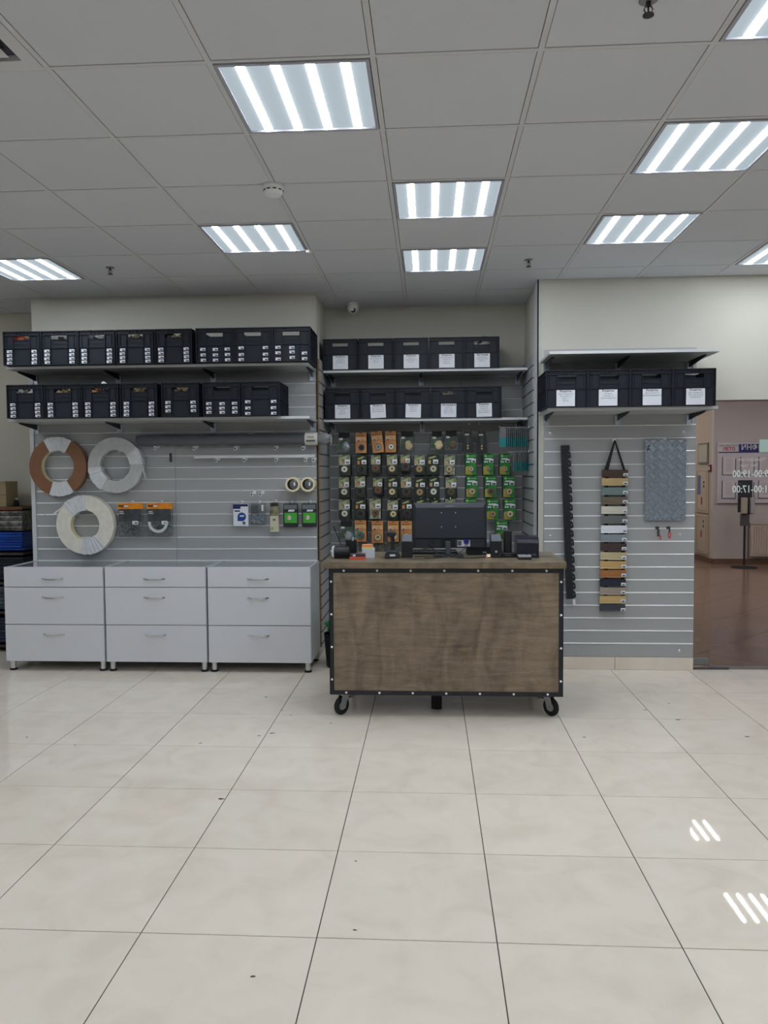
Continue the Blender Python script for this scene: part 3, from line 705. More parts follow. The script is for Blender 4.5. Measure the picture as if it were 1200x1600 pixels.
B().rbox(-.03, .006, -.03, -.006, .006, .1, .004).build('stand_neck', [mat('stand_grey', (72, 76, 84), .4)], mo)
B().rbox(-.11, .09, -.09, .10, .0, .007, .002).build('stand_foot', [black_pl], mo)
c = B().box(.094, .126, -.018, -.005, .084, .112); c.build('video_plug', [mat('vga_blue', (30, 32, 130), .4)], mo)
B().box(-.13, -.112, -.018, -.005, .09, .116).build('power_plug', [black_pl], mo)
def cable(pts, label, r=.0028):
    # smooth through catmull-rom
    P = [Vector(p) for p in pts]; out = []
    for i in range(len(P) - 1):
        p0, p1, p2, p3 = P[max(i - 1, 0)], P[i], P[i + 1], P[min(i + 2, len(P) - 1)]
        for k in range(6):
            t = k / 6; out.append(.5 * ((2 * p1) + (p2 - p0) * t + (2 * p0 - 5 * p1 + 4 * p2 - p3) * t * t + (3 * p1 - p0 - 3 * p2 + p3) * t ** 3))
    out.append(P[-1]); o = B().tube(out, r, 6).build('cable', [black_pl], smooth=60); return tag(o, label, 'cable')
cable([(.241, 5.18, 1.084), (.235, 5.165, 1.06), (.20, 5.11, 1.035), (.14, 5.06, 1.012), (.04, 5.045, 1.004), (-.04, 5.05, 1.004)], 'black cable running down from the blue plug on the monitor back')
cable([(.012, 5.18, 1.09), (.012, 5.165, 1.07), (.03, 5.12, 1.045), (.07, 5.075, 1.016), (.16, 5.055, 1.006), (.25, 5.04, 1.004), (.33, 5.06, 1.004)], 'black power cable hanging from the left side of the monitor back')
cable([(-.10, 5.10, 1.0045), (-.02, 5.075, 1.011), (.06, 5.09, 1.010), (.13, 5.075, 1.008), (.2, 5.04, 1.0045), (.28, 5.03, 1.0045), (.36, 5.08, 1.004)], 'loose black cable lying in loops in front of the monitor stand')
cable([(-.20, 5.0, 1.0045), (-.12, 4.985, 1.004), (-.03, 4.995, 1.004), (.05, 5.025, 1.0045)], 'black cable from the barcode scanner along the counter', .002)
cable([(.37, 5.075, 1.004), (.44, 5.05, 1.012), (.46, 5.06, 1.03), (.475, 5.12, 1.045), (.478, 5.15, 1.05)], 'thin black cable looped over the right speaker foot', .002)
# keyboard lying behind
kb = thing('keyboard', 'flat black keyboard lying behind the monitor', 'keyboard', (.03, 5.37, DZ))
B().rbox(-.2, .16, -.065, .065, 0, .02, .004).build('keyboard_body', [black_pl], kb)
kk = B()
for a in range(14):
    for c2 in range(5): kk.box(-.19 + a * .0245, -.19 + a * .0245 + .02, -.055 + c2 * .022, -.037 + c2 * .022, .02, .024)
tag(kk.build('keys', [mat('key_dark', (40, 42, 48), .5)], kb), kind='stuff')
# video recorder box
dv = thing('recorder_box', 'flat black electronics box with two white sockets behind the monitor base', 'electronics', (.25, 5.36, DZ))
B().rbox(-.0, .17, -.08, .08, 0, .055, .003).build('case', [mat('recorder_case', (36, 46, 56), .4)], dv)
B().box(.11, .117, -.082, -.08, .012, .022).box(.123, .132, -.082, -.08, .012, .020).build('socket', [white_pl], dv)
pw = thing('power_adapter', 'small white adapter with a glowing orange light beside the right speaker', 'adapter', (.385, 5.1, DZ))
B().rbox(-.016, .016, -.012, .012, 0, .022, .003).build('adapter_body', [white_pl], pw)
B().box(-.008, .006, -.0125, -.0118, .008, .014).build('lamp', [mat('orange_glow', (255, 170, 120), .4, emit=(255, 150, 90), es=2.5)], pw)
# speakers (rear faces)
def speaker(x, y, label, dot):
    t = thing('speaker', label, 'speaker', (x, y, DZ)); w = .036
    b = B().prism([(-.02, .0), (.075, .0), (.075, .145), (.03, .150), (-.015, .108)], -w, w, 'yz')
    b.build('cabinet', [black_pl], t, bevel=.003, fix=True)
    pl_ = B().add([(-w + .004, -.0165, .109), (w - .004, -.0165, .109), (w - .006, .026, .1495), (-w + .006, .026, .1495)], [(0, 1, 2, 3)]); pl_.build('top_slope', [mat('speaker_grey', (84, 90, 100), .45)], t)
    if dot: B().lathe([(.009, 0), (.008, -.002), (.002, -.003)], (0, -.0195, .04), 14, 0, 'y').build('volume_knob', [chrome], t, smooth=40)
    else: B().lathe([(.006, 0), (.005, -.002), (.002, -.003)], (0, -.018, .05), 12, 0, 'y').build('bass_port', [black_mt], t)
speaker(-.150, 5.10, 'black wedge-topped desktop speaker left of the monitor', False)
speaker(.432, 5.10, 'black wedge-topped desktop speaker right of the monitor, with a round silver knob', True)
# barcode scanner on stand
bs = thing('barcode_scanner', 'black barcode scanner standing in its cradle left of the monitor', 'scanner', (-.247, 5.06, DZ))
B().prism([(-.05, 0), (.05, 0), (.046, .03), (.028, .052), (-.028, .052), (-.046, .03)], -.03, .06, 'xz').build('cradle', [mat('scanner_dark', (46, 50, 58), .4)], bs, bevel=.006, fix=True)
B().box(-.014, .022, -.0315, -.030, .016, .028).build('label', [paper], bs)
B().tube([(.0, .02, .045), (.004, .015, .08), (.004, .01, .12), (.002, .0, .145)], .0125, 12).build('handle', [MATS['scanner_dark']], bs, smooth=60)
B().rbox(-.034, .028, -.045, .055, .142, .176, .012).build('scan_head', [MATS['scanner_dark']], bs)
B().prism([(-.026, .147), (.020, .147), (.022, .170), (-.028, .170)], -.0465, -.044, 'xz').build('scan_window', [black_pl], bs)
# tape dispenser (big black cylinder with grey end) and pen cup
td = thing('tape_dispenser', 'black desk organiser block with a white end cap, at the left end of the counter', 'desk organiser', (-.575, 5.06, DZ))
B().lathe([(.03, -.05), (.04, -.045), (.04, .045), (.03, .05)], (0, .0, .04), 24, 0, 'x').build('drum', [black_pl], td, smooth=40)
B().rbox(-.05, .05, -.025, .04, 0, .04, .004).build('base', [black_pl], td)
B().rbox(-.066, -.052, -.028, .03, .008, .078, .003).build('end_cap', [white_pl], td)
B().cyl((-.075, 0, .045), (-.064, 0, .045), .010, 12).build('axle_nut', [zinc], td)
pc = thing('pen_cup', 'black round pen cup holding teal scissors at the left end of the counter', 'pen cup', (-.527, 5.17, DZ))
B().lathe([(.034, 0), (.038, .006), (.038, .108), (.035, .108), (.035, .01), (.01, .008)], n=22).build('cup', [black_mt], pc, smooth=40)
sc = thing('scissors', 'scissors with teal handles standing in the black pen cup', 'scissors', (-.535, 5.165, DZ + .012)); sc.scale = (.86, .86, .86)
for k, (dx, tilt) in enumerate(((.0, .55), (.012, .75))):
    hb = B().ring((0, 0, 0), .017, .026, -.004, .004, 20, sx=.75, sz=1.25)
    o = hb.build('finger_loop', [teal_pl], sc, (.045 + k * .032, -.004 - k * .01, .165 - k * .008), (0, tilt, 0))
B().prism([(-.004, 0), (.004, 0), (.034, .135), (.022, .14)], -.004, .002, 'xz').build('blades', [zinc], sc)
pen = thing('pen', 'black pen leaning out of the organiser, tilted to the left', 'pen', (-.595, 5.115, DZ + .0))
B().tube([(.03, 0, .004), (.0, .0, .1), (-.03, 0, .175)], .0035, 8).build('barrel', [black_pl], pen)
B().tube([(-.03, 0, .175), (-.043, 0, .208)], .0055, 8).build('cap', [black_mt], pen)
# card box and note cubes
ob = thing('staple_box', 'small dark red and orange box lying at the front left of the counter', 'box', (-.468, 5.0, DZ))
B().rbox(-.052, .05, -.02, .04, 0, .016, .001).build('lower_box', [mat('box_orange', (214, 92, 60), .5)], ob)
B().rbox(-.048, .048, -.016, .04, .016, .036, .001).build('upper_box', [mat('box_darkred', (72, 52, 66), .5)], ob)
B().box(-.03, -.012, -.018, -.016, .02, .032).build('print', [paper], ob)
nc = thing('note_block', 'white note paper block topped with yellow and orange slips', 'note block', (-.405, 5.09, DZ))
B().rbox(-.04, .042, -.03, .04, 0, .062, .001).build('white_paper_stack', [mat('note_white', (206, 212, 220), .7)], nc)
B().rbox(-.041, .03, -.03, .03, .062, .072, .001).build('yellow_slips', [mat('note_yellow', (236, 214, 140), .7)], nc)
B().rbox(-.04, .028, -.028, .03, .072, .088, .001).build('orange_slips', [mat('note_orange', (238, 150, 90), .7)], nc)
# terminal behind right speaker, receipt printer, calculator-like reader
te = thing('phone_dock', 'tall slim black handset standing in a dock between speaker and printer', 'handset', (.512, 5.14, DZ))
B().rbox(-.045, .045, -.045, .045, 0, .03, .004).build('dock', [black_pl], te)
B().rbox(-.026, .026, -.012, .02, .025, .178, .008).build('handset_body', [black_mt], te)
B().box(-.02, .02, -.047, -.045, .008, .02).build('dock_front', [mat('dock_grey', (60, 64, 70), .4)], te)
rp = thing('receipt_printer', 'black receipt printer with a rounded top at the right end of the counter', 'printer', (.635, 5.14, DZ))
b = B().prism([(-.07, 0), (.09, 0), (.09, .132), (.06, .138), (-.035, .132), (-.062, .118), (-.07, .095)], -.072, .072, 'yz'); b.build('printer_body', [mat('printer_black', (26, 30, 44), .3)], rp, bevel=.004, fix=True)
B().box(-.068, .068, -.0715, -.0695, .093, .096).build('lid_seam', [black_mt], rp)
B().box(.02, .03, -.0715, -.07, .018, .026).box(.036, .05, -.0715, -.07, .018, .026).build('button', [grey_pl], rp)
B().box(-.0745, -.072, -.02, .02, .03, .1).build('side_vent', [grey_pl], rp)
cr = thing('card_reader', 'small silver box lying in front of the receipt printer', 'card reader', (.606, 5.0, DZ))
B().rbox(-.044, .04, -.035, .04, 0, .014, .002).build('reader_base', [black_pl], cr)
B().rbox(-.042, .038, -.033, .035, .014, .028, .003).build('reader_top', [mat('reader_silver', (176, 180, 186), .3, .4)], cr)
B().box(-.03, -.01, -.02, .0, .028, .029).box(0, .025, -.02, .01, .028, .029).build('reader_marks', [ink], cr)

# ------------------------------------------------------------------ coiled edge banding
def coil(label, loc, col, face, R0, R1, dep, wraps, tail, inner=(222, 212, 170)):
    t = thing('banding_coil', label, 'edge banding coil', loc)
    m = mat('band_' + face, col, .5, var=.05, scale=20)
    side = mat('band_side_' + face, tuple(int(q * .93) for q in col), .5)
    # wound strip as three slightly stepped rings
    b = B(); b.ring((0, 0, 0), R0 + .002, R1, 0, dep, 56, 0, m_in=1); b.build('wound_strip', [m, mat('band_inner_' + face, inner, .5)], t, smooth=40)
    b = B()
    for k in (1, 3):
        rr = R0 + (R1 - R0) * (k + 1) / 6; b.ring((0, -.0006, 0), rr, rr + .0008, 0, .002, 48)
    tag(b.build('winding_lines', [side], t), kind='stuff')
    b = B(); b.ring((-.006, dep, .0), R0 + .006, R1 + .004, 0, .012, 56); b.build('rear_layer', [side], t, smooth=40)
    for k, (a0, a1) in enumerate(wraps):
        b = B(); b.ring((0, 0, 0), R0 - .004, R1 + .004, -.004, dep + .004, 14, 0, R(a0), R(a1), wob=.018, seed=k + 3)
        b.build('plastic_wrap', [mat('wrap_film', (214, 218, 224), .25, var=.05, scale=18, bump=.7, bscale=30)], t)
    for p in tail:
        b = B(); (xa, za), (xb, zb), wd = p; d = Vector((xb - xa, 0, zb - za)).normalized(); n_ = Vector((-d.z, 0, d.x)) * wd
        a, c = Vector((xa, -.003, za)), Vector((xb, -.010, zb)); o2 = Vector((0, .0015, 0))
        b.add([a - n_, c - n_, c + n_, a + n_, a - n_ + o2, c - n_ + o2, c + n_ + o2, a + n_ + o2], [(0, 1, 2, 3), (7, 6, 5, 4), (0, 4, 5, 1), (2, 6, 7, 3)]); b.build('loose_end', [m], t)
    return t
coil('brown coil of edge banding hanging at upper left of the slatwall', (-3.117, 6.36, 1.633), (132, 92, 66), 'brown', .137, .245, .055, ((60, 118), (252, 302)), (((-.22, .0), (-.235, -.06), .004),))
coil('light grey coil of edge banding hanging right of the brown coil', (-2.623, 6.36, 1.640), (188, 190, 192), 'grey', .127, .233, .055, ((2, 40), (185, 238)), (((.215, .06), (.262, -.115), .007), ((-.03, .20), (.03, .155), .003)), inner=(176, 178, 180))
coil('cream coil of edge banding hanging below the brown and grey coils', (-2.893, 6.355, 1.142), (228, 225, 216), 'cream', .122, .247, .06, ((88, 140), (262, 312)), (((-.19, .15), (-.27, .085), .005), ((-.235, .12), (-.265, .095), .003)))
def peg(x, z, yw, L, label, group=None, ret=False, tagged=False):
    t = thing('peg_hook', label, 'hook', (x, yw, z), group=group)
    B().box(-.012, .012, -.004, 0, -.012, .012).build('back_plate', [alu], t)
    B().tube([(0, -.002, 0), (0, -L * .9, 0), (0, -L, .012)], .0028, 6).build('rod', [chrome], t)
    if tagged: B().box(-.011, .011, -L - .004, -L - .002, -.028, .002).box(-.007, .004, -L - .0045, -L - .004, -.022, -.006, 1).build('price_flag', [paper, ink], t)
    return t
YL = 6.44
peg(-3.105, 1.762, YL, .09, 'chrome hook holding the brown banding coil')
peg(-2.61, 1.76, YL, .09, 'chrome hook holding the light grey banding coil')
peg(-2.87, 1.262, YL, .10, 'chrome hook holding the cream banding coil')
# long roll wrapped in film
ro = thing('wrapped_roll', 'long dark grey roll in clear film lying on hooks under the left shelves', 'roll', (-1.62, 6.37, 1.845))
b = B(); L0, L1 = -.815, .71; n = 30; k = 14; vs = []; rn = random.Random(5)
for i in range(n + 1):
    x = L0 + (L1 - L0) * i / n; rr = .047 * (.82 if i in (0,) else 1)
    for j in range(k):
        a = 2 * math.pi * j / k; r_ = rr * (1 + rn.uniform(-.09, .06)); vs.append((x, r_ * math.cos(a), r_ * math.sin(a) * 1.05))
fs = [(i * k + j, i * k + (j + 1) % k, (i + 1) * k + (j + 1) % k, (i + 1) * k + j) for i in range(n) for j in range(k)] + [tuple(range(k))[::-1], tuple(range(n * k, (n + 1) * k))]
b.add(vs, fs).build('wrapped_body', [mat('grey_film_roll', (88, 92, 100), .22, var=.10, scale=8, bump=1, bscale=26, stretch=(.35, 1, 1))], ro, smooth=80)
B().cyl((.60, 0, 0), (.705, 0, 0), .0515, 20, caps=False).build('paper_label', [mat('roll_label', (214, 212, 206), .6)], ro, smooth=60)
lb = B().text('04620', .65, -.0535, .012, .022, 0).box(.612, .690, -.0532, -.0522, -.018, -.012).box(.612, .690, -.0532, -.0522, -.026, -.0225); lb.build('label_print', [ink], ro)
b = B(); vs = []
for i, (x, rr) in enumerate(((.705, .045), (.74, .052), (.775, .048), (.80, .034), (.815, .042))):
    for j in range(k): a = 2 * math.pi * j / k; r_ = rr * (1 + rn.uniform(-.12, .12)); vs.append((x, r_ * math.cos(a), r_ * math.sin(a)))
b.add(vs, [(i * k + j, i * k + (j + 1) % k, (i + 1) * k + (j + 1) % k, (i + 1) * k + j) for i in range(4) for j in range(k)]).build('film_end', [clear('roll_end_film', tint=(150, 158, 172), gloss=.4, bump=1, bscale=30, fog=.25)], ro, smooth=30)
for x, z, nm in ((-2.278, 1.80, 'leftmost'), (-1.947, 1.795, 'second from the left'), (-1.601, 1.792, 'middle'), (-1.269, 1.79, 'second from the right'), (-1.039, 1.788, 'rightmost')):
    peg(x, z - .006, YL, .085, 'tagged chrome hook under the long wrapped roll, ' + nm, 'hooks under the wrapped roll', tagged=True)
ra = thing('white_profile', 'thin white profile strip lying on hooks below the wrapped roll', 'profile strip', (-1.447, 6.37, 1.703))
B().rbox(-.505, .505, -.012, .012, -.010, .012, .001).box(-.505, .505, -.014, -.012, .004, .008).build('strip_body', [white_pl], ra)
for x, nm in ((-1.765, 'first'), (-1.533, 'second'), (-1.265, 'third'), (-1.019, 'fourth')):
    peg(x, 1.688, YL, .08, 'tagged chrome hook under the white profile strip, %s from the left' % nm, 'hooks under the white profile strip', tagged=True)
peg(-.952, 1.684, YL, .085, 'tagged hook tilted at the right end of the white profile strip', tagged=True)
pk = thing('hanging_clips', 'small black clip card hanging left of the white profile strip', 'clips', (-2.173, 6.435, 1.71))
B().box(-.008, .008, -.006, 0, -.045, .03).box(-.010, .010, -.008, -.004, .008, .022).box(-.010, .010, -.008, -.004, -.03, -.012).build('clip_card', [steel_dk], pk)
peg(-1.466, 1.405, YL, .10, 'left one of two empty tagged hooks above the blue and white packet', tagged=True)
peg(-1.395, 1.405, YL, .10, 'right one of two empty tagged hooks above the blue and white packet', tagged=True)
def tape(x, label):
    t = thing('tape_roll', label, 'tape roll', (x, 6.29, 1.472))
    B().ring((0, 0, 0), .045, .060, 0, .11, 36).build('tape', [mat('tape_cream', (232, 222, 188), .45)], t, smooth=40)
    B().ring((0, .002, 0), .042, .045, -.001, .106, 36).build('core', [mat('tape_core', (62, 60, 64), .7)], t, smooth=40)
    B().box(.008, .022, -.004, .0, -.012, .016).build('price_flag', [paper], t)
    return t
tape(-1.117, 'left of the two cream tape rolls on the left slatwall'); tape(-.993, 'right of the two cream tape rolls on the left slatwall')
peg(-1.117, 1.5, YL, .145, 'chrome hook inside the left tape roll'); peg(-.993, 1.5, YL, .145, 'chrome hook inside the right tape roll')

# five packets
blue = mat('packet_blue', (24, 62, 140), .4); navy = mat('packet_navy', (28, 40, 92), .4)
grn = mat('packet_green', (70, 170, 62), .35); dkg = mat('packet_dark', (38, 42, 44), .35)
p = thing('blue_white_packet', 'white packet with a blue round emblem, leftmost of the five small packets', 'packet', (-1.573, 6.40, 1.312))
B().rbox(-.063, .063, -.02, 0, -.187, 0, .003).build('bag_card', [paper], p)
b = B().box(-.063, .0, -.0215, -.02, -.042, -.002).box(.0, .063, -.0215, -.02, -.022, -.002).box(-.05, -.005, -.0215, -.02, -.066, -.054); b.build('header_print', [navy], p)
b = B().add([(.01 + .036 * math.cos(a * math.pi / 12), -.0216, -.108 + .036 * math.sin(a * math.pi / 12)) for a in range(24)], [tuple(range(24))]).box(-.026, .02, -.0218, -.0214, -.143, -.108).build('emblem', [blue], p)
B().lathe([(.013, 0), (.012, -.002)], (.028, -.021, -.160), 16, 0, 'y').build('round_mark', [navy], p)
B().text('14', .028, -.0236, -.160, .012).box(-.006, .03, -.0222, -.0218, -.107, -.095).build('emblem_print', [paper], p)
p = thing('silver_parts_bag', 'clear bag of shiny white fittings, second of the five small packets', 'packet', (-1.424, 6.40, 1.312))
B().rbox(-.062, .062, -.024, -.002, -.172, 0, .006).build('clear_bag', [film], p)
b = B(); rn = random.Random(9)
for k_ in range(40):
    Mx = Matrix.Translation((rn.uniform(-.05, .05), rn.uniform(-.018, -.008), rn.uniform(-.16, -.085))) @ Matrix.Rotation(rn.uniform(0, 3), 4, 'Y'); b.box(-.014, .014, -.003, .003, -.003, .003, rn.randrange(2), M=Mx)
tag(b.build('fittings', [white_pl, mat('fit_blue', (150, 190, 215), .4)], p), kind='stuff')
B().box(-.058, .0, -.02, -.006, -.08, -.008, 0).box(.03, .044, -.026, -.02, -.06, -.008, 1).build('header_card', [grey_pl, white_pl], p)
p = thing('beige_box_packet', 'narrow hanging pack with a beige box below, middle of the five small packets', 'packet', (-1.288, 6.40, 1.322))
B().rbox(-.038, .038, -.02, -.002, -.11, 0, .004).build('upper_pouch', [mat('pouch_olive', (150, 150, 120), .35, c2=(70, 60, 50), scale=20)], p)
B().rbox(-.036, .036, -.032, -.002, -.245, -.11, .002).build('beige_box', [mat('box_beige', (196, 190, 168), .6)], p)
B().box(-.03, .03, -.022, -.02, -.03, -.008).build('header', [dkg], p)
b = B().ring((-.018, -.033, -.215), .007, .012, 0, .001, 16).build('green_ring_mark', [grn], p)
B().box(-.012, .01, -.0335, -.032, -.15, -.135).text('18', -.018, -.0335, -.215, .01).build('print', [ink_soft], p)
for x, nm in ((-1.153, 'black and green blister pack, fourth of the five small packets'), (-.998, 'black and green blister pack, rightmost of the five small packets')):
    p = thing('green_black_pack', nm, 'blister pack', (x, 6.40, 1.312))
    B().rbox(-.062, .062, -.024, -.002, -.195, 0, .006).build('tray', [dkg], p)
    B().box(-.05, .055, -.026, -.024, -.16, -.075).build('green_card', [grn], p)
    B().box(-.055, .055, -.0255, -.024, -.045, -.008).build('silver_header', [grey_pl], p)
    B().prism([(-.02, -.066), (.03, -.066), (.036, -.050), (-.014, -.050)], -.0262, -.0245, 'xz').build('print_band', [paper], p)
    B().lathe([(.02, 0), (.018, -.006), (.012, -.008)], (-.012, -.026, -.118), 18, 0, 'y').build('blister', [mat('pebble_mix', (222, 214, 196), .4, c2=(150, 120, 110), scale=60)], p, smooth=40)
    B().box(-.008, .008, -.0255, -.022, -.004, .004).build('hanger_hole', [black_mt], p)
for x, z, nm in ((-1.573, 1.325, 'blue and white packet'), (-1.424, 1.325, 'clear parts bag'), (-1.288, 1.332, 'beige box pack'), (-1.153, 1.325, 'fourth small packet'), (-.998, 1.325, 'rightmost small packet')):
    peg(x, z, YL, .055, 'short chrome hook holding the ' + nm)
# two tool bags with orange headers
org = mat('header_orange', (244, 168, 40), .35, c2=(222, 128, 20), scale=14)
for x, nm, tube_ in ((-2.513, 'clear tool bag with orange header, left of the pair beside the cream coil', 0), (-2.262, 'clear tool bag with orange header, right of the pair, holding a white curved hose', 1)):
    p = thing('tool_bag', nm, 'tool bag', (x, 6.40, 1.322))
    B().rbox(-.108, .108, -.012, 0, -.28, -.045, .005).build('clear_bag', [film_fog if 0 else film], p)
    B().rbox(-.108, .108, -.014, .002, -.05, 0, .002).build('orange_header', [org], p)
    B().box(-.1, -.02, -.0155, -.014, -.034, -.014).build('header_print', [mat('print_brown', (120, 60, 20), .5)], p)
    B().prism([(-.055, -.032), (-.02, -.032), (-.015, -.018), (-.05, -.018)], -.0165, -.0154, 'xz').build('header_logo', [paper], p)
    B().box(-.1, .09, -.008, -.004, -.155, -.05).build('dark_card', [mat('tool_card', (70, 78, 96), .45, c2=(30, 34, 44), scale=16)], p)
    B().box(-.095, -.06, -.0135, -.012, -.075, -.068).box(-.095, -.055, -.0135, -.012, -.09, -.083).build('card_print', [paper], p)
    B().box(.015, .065, -.0135, -.012, -.18, -.15).box(.035, .058, -.0142, -.0134, -.172, -.163, 1).build('price_sticker', [paper, ink], p)
    if tube_:
        b = B().ring((-.015, -.018, -.165), .062, .085, 0, .02, 26, 0, R(175), R(365)); b.build('white_hose', [mat('hose_white', (206, 210, 212), .4)], p, smooth=50)
    b = B(); rn = random.Random(12 + tube_)
    for k_ in range(16):
        Mx = Matrix.Translation((rn.uniform(-.08, .08), -.008, rn.uniform(-.265, -.18))) @ Matrix.Rotation(rn.uniform(0, 3), 4, 'Y'); b.box(-.02, .02, -.002, .002, -.004, .004, rn.randrange(2), M=Mx)
    tag(b.build('loose_parts', [grey_pl, steel_dk], p), kind='stuff')
    peg(x, 1.33, YL, .035, 'short hook holding the ' + ('right' if tube_ else 'left') + ' orange headed tool bag')

# ------------------------------------------------------------------ alcove display of reels
print_camo_glint = mat('print_camo_glint', (176, 180, 160), .25, c2=(92, 104, 76), scale=26)  # mottled print, its pale tone also carries painted highlights of the clear plastic
print_dark = mat('print_dark', (46, 58, 40), .35, c2=(30, 36, 30), scale=20)
print_grn = mat('print_green', (50, 150, 62), .3, c2=(28, 108, 54), scale=10)
print_yel = mat('print_yellowgreen', (140, 150, 52), .35, c2=(176, 160, 80), scale=12)
craft = mat('craft_orange', (208, 154, 100), .4, c2=(190, 124, 70), scale=8)
craft_l = mat('craft_light', (220, 176, 126), .45)
swt = mat('swatch_tan', (190, 164, 122), .5)
clr = {'white': (222, 220, 208), 'black': (34, 32, 36), 'brown': (120, 78, 56), 'cream': (212, 196, 152), 'plum': (62, 44, 52), 'beige': (196, 178, 138), 'tan': (176, 148, 104), 'pale': (206, 198, 168), 'grey': (150, 154, 152), 'umber': (104, 84, 62)}
rm_ = {k: mat('reel_' + k, v, .35) for k, v in clr.items()}
hole = {k: mat('reel_hole_shade_' + k, tuple(int(q * .35) for q in v), .5) for k, v in clr.items()}  # darkened reel colours, shade of the centre hole painted on a disc
YP = 6.86
def reel(t, x, z, r, c, y=-.02):
    o = B().ring((0, 0, 0), r * .36, r, 0, .014, 26).ring((0, -.002, 0), r * .44, r * .86, 0, .004, 26).build('reel', [rm_[c]], t, (x, y - .006, z), smooth=35)
    B().cyl((0, .004, 0), (0, .012, 0), r * .38, 16).build('reel_core', [hole[c]], o)
    B().ring((0, 0, 0), r * 1.08, r * 1.28, 0, .006, 26).build('blister_rim', [clear('blister_clear', gloss=.4, bump=0, fog=.12)], o)
def backpacks(x, z, w, h, y, n, desc):
    for k in range(n):
        o = place(BPM, 'blister_pack', None, (x + random.uniform(-.004, .004) , y + .042 + k * .036, z - random.uniform(0, .006)), (0, random.uniform(-.03, .03), 0))
        o.scale = (w / .1, 1, h / .18)
        tag(o, 'dark pack queued behind the ' + desc, 'blister pack', 'packs queued behind the ' + desc)
bo = B().rbox(-.05, .05, 0, .012, -.18, 0, .002).box(-.044, .044, -.0008, 0, -.17, -.008, 1).rbox(-.034, .034, .012, .032, -.15, -.06, .004).build('blister_pack', [dkg, print_dark]); BPM = bo.data; bpy.data.objects.remove(bo)
def hookp(x, z, desc):
    peg(x, z - .008, 7.038, 7.038 - YP + .025, 'chrome hook carrying the ' + desc, 'alcove hooks')
def camo_pack(x, z, w, h, c, label, var=0, tilt=0, desc=''):
    t = thing('blister_pack', label, 'blister pack', (x, YP, z), (0, tilt, 0))
    hw = w / 2; top = print_camo_glint if var != 1 else print_dark; bot = print_dark if var != 2 else print_camo_glint
    B().rbox(-hw, hw, -.006, .006, -h, 0, .0015).build('card', [dkg], t)
    B().box(-hw + .002, hw - .002, -.0075, -.006, -h * .52, -.003).build('upper_print', [top], t)
    B().box(-hw + .002, hw - .002, -.0075, -.006, -h + .003, -h * .52).build('lower_print', [bot], t)
    B().prism([(-hw + .012, -.03), (hw * .3, -.012), (hw - .02, -.018), (hw * .2, -.032), (-hw + .02, -.042)], -.0085, -.0075, 'xz').build('title_stroke', [mat('stroke_olive', (160, 170, 112), .4)], t)
    B().box(-hw + .012, -hw + .034, -.0088, -.0075, -h * .46, -h * .28).build('colour_swatch', [swt if c not in ('black', 'plum') else mat('swatch_orange', (200, 132, 76), .5)], t)
    B().box(.002, hw - .004, -.010, -.0086, -h * .45, -h * .25).box(.012, hw - .012, -.0106, -.0099, -h * .415, -h * .35, 1).build('price_sticker', [mat('sticker_white', (232, 234, 240), .5), ink_soft], t)
    B().box(-.012, .012, -.0085, -.006, -.009, -.004).build('hanger_slot', [black_mt], t)
    reel(t, random.uniform(-.004, .006), -h * .70, .026, c, -.012)
    backpacks(x, z, w, h, YP, 3, desc); hookp(x, z, desc)
rowsC = [
 [(-.751,1.729,.104,.188,'white',0),(-.603,1.722,.097,.180,'black',1),(-.473,1.721,.088,.163,'brown',0),(-.331,1.725,.095,.180,'cream',0),(-.214,1.724,.088,.150,'plum',0),(-.087,1.718,.096,.176,'tan',0),(.030,1.723,.103,.181,'pale',1),(.176,1.716,.097,.178,'beige',2)],
 [(-.759,1.528,.095,.186,'white',0),(-.616,1.535,.095,.190,'black',0),(-.457,1.517,.086,.148,'brown',0),(-.329,1.528,.091,.188,'cream',1),(-.209,1.527,.096,.186,'plum',0),(-.084,1.521,.096,.185,'tan',1),(.037,1.526,.095,.186,'white',1),(.189,1.519,.099,.181,'umber',0)],
 [(-.757,1.332,.101,.182,'white',0),(-.615,1.331,.101,.182,'black',1),(-.481,1.336,.103,.182,'brown',2),(-.326,1.324,.097,.178,'cream',0),(-.206,1.329,.099,.182,'plum',1),(-.079,1.334,.095,.181,'beige',1),(.045,1.328,.095,.178,'tan',1),(.180,1.333,.095,.181,'pale',0)]]
rn_ = ['top row of reel packs', 'second row of reel packs', 'third row of reel packs']
for r_i, row in enumerate(rowsC):
    for k_, (x, z, w_, h_, c_, v_) in enumerate(row):
        camo_pack(x, z, w_, h_, c_, 'olive blister pack with a %s reel, %s, %s from the left' % (c_, rn_[r_i], ORD[k_]), v_, random.uniform(-.03, .03), '%s olive pack in the %s' % (ORD[k_], rn_[r_i]))
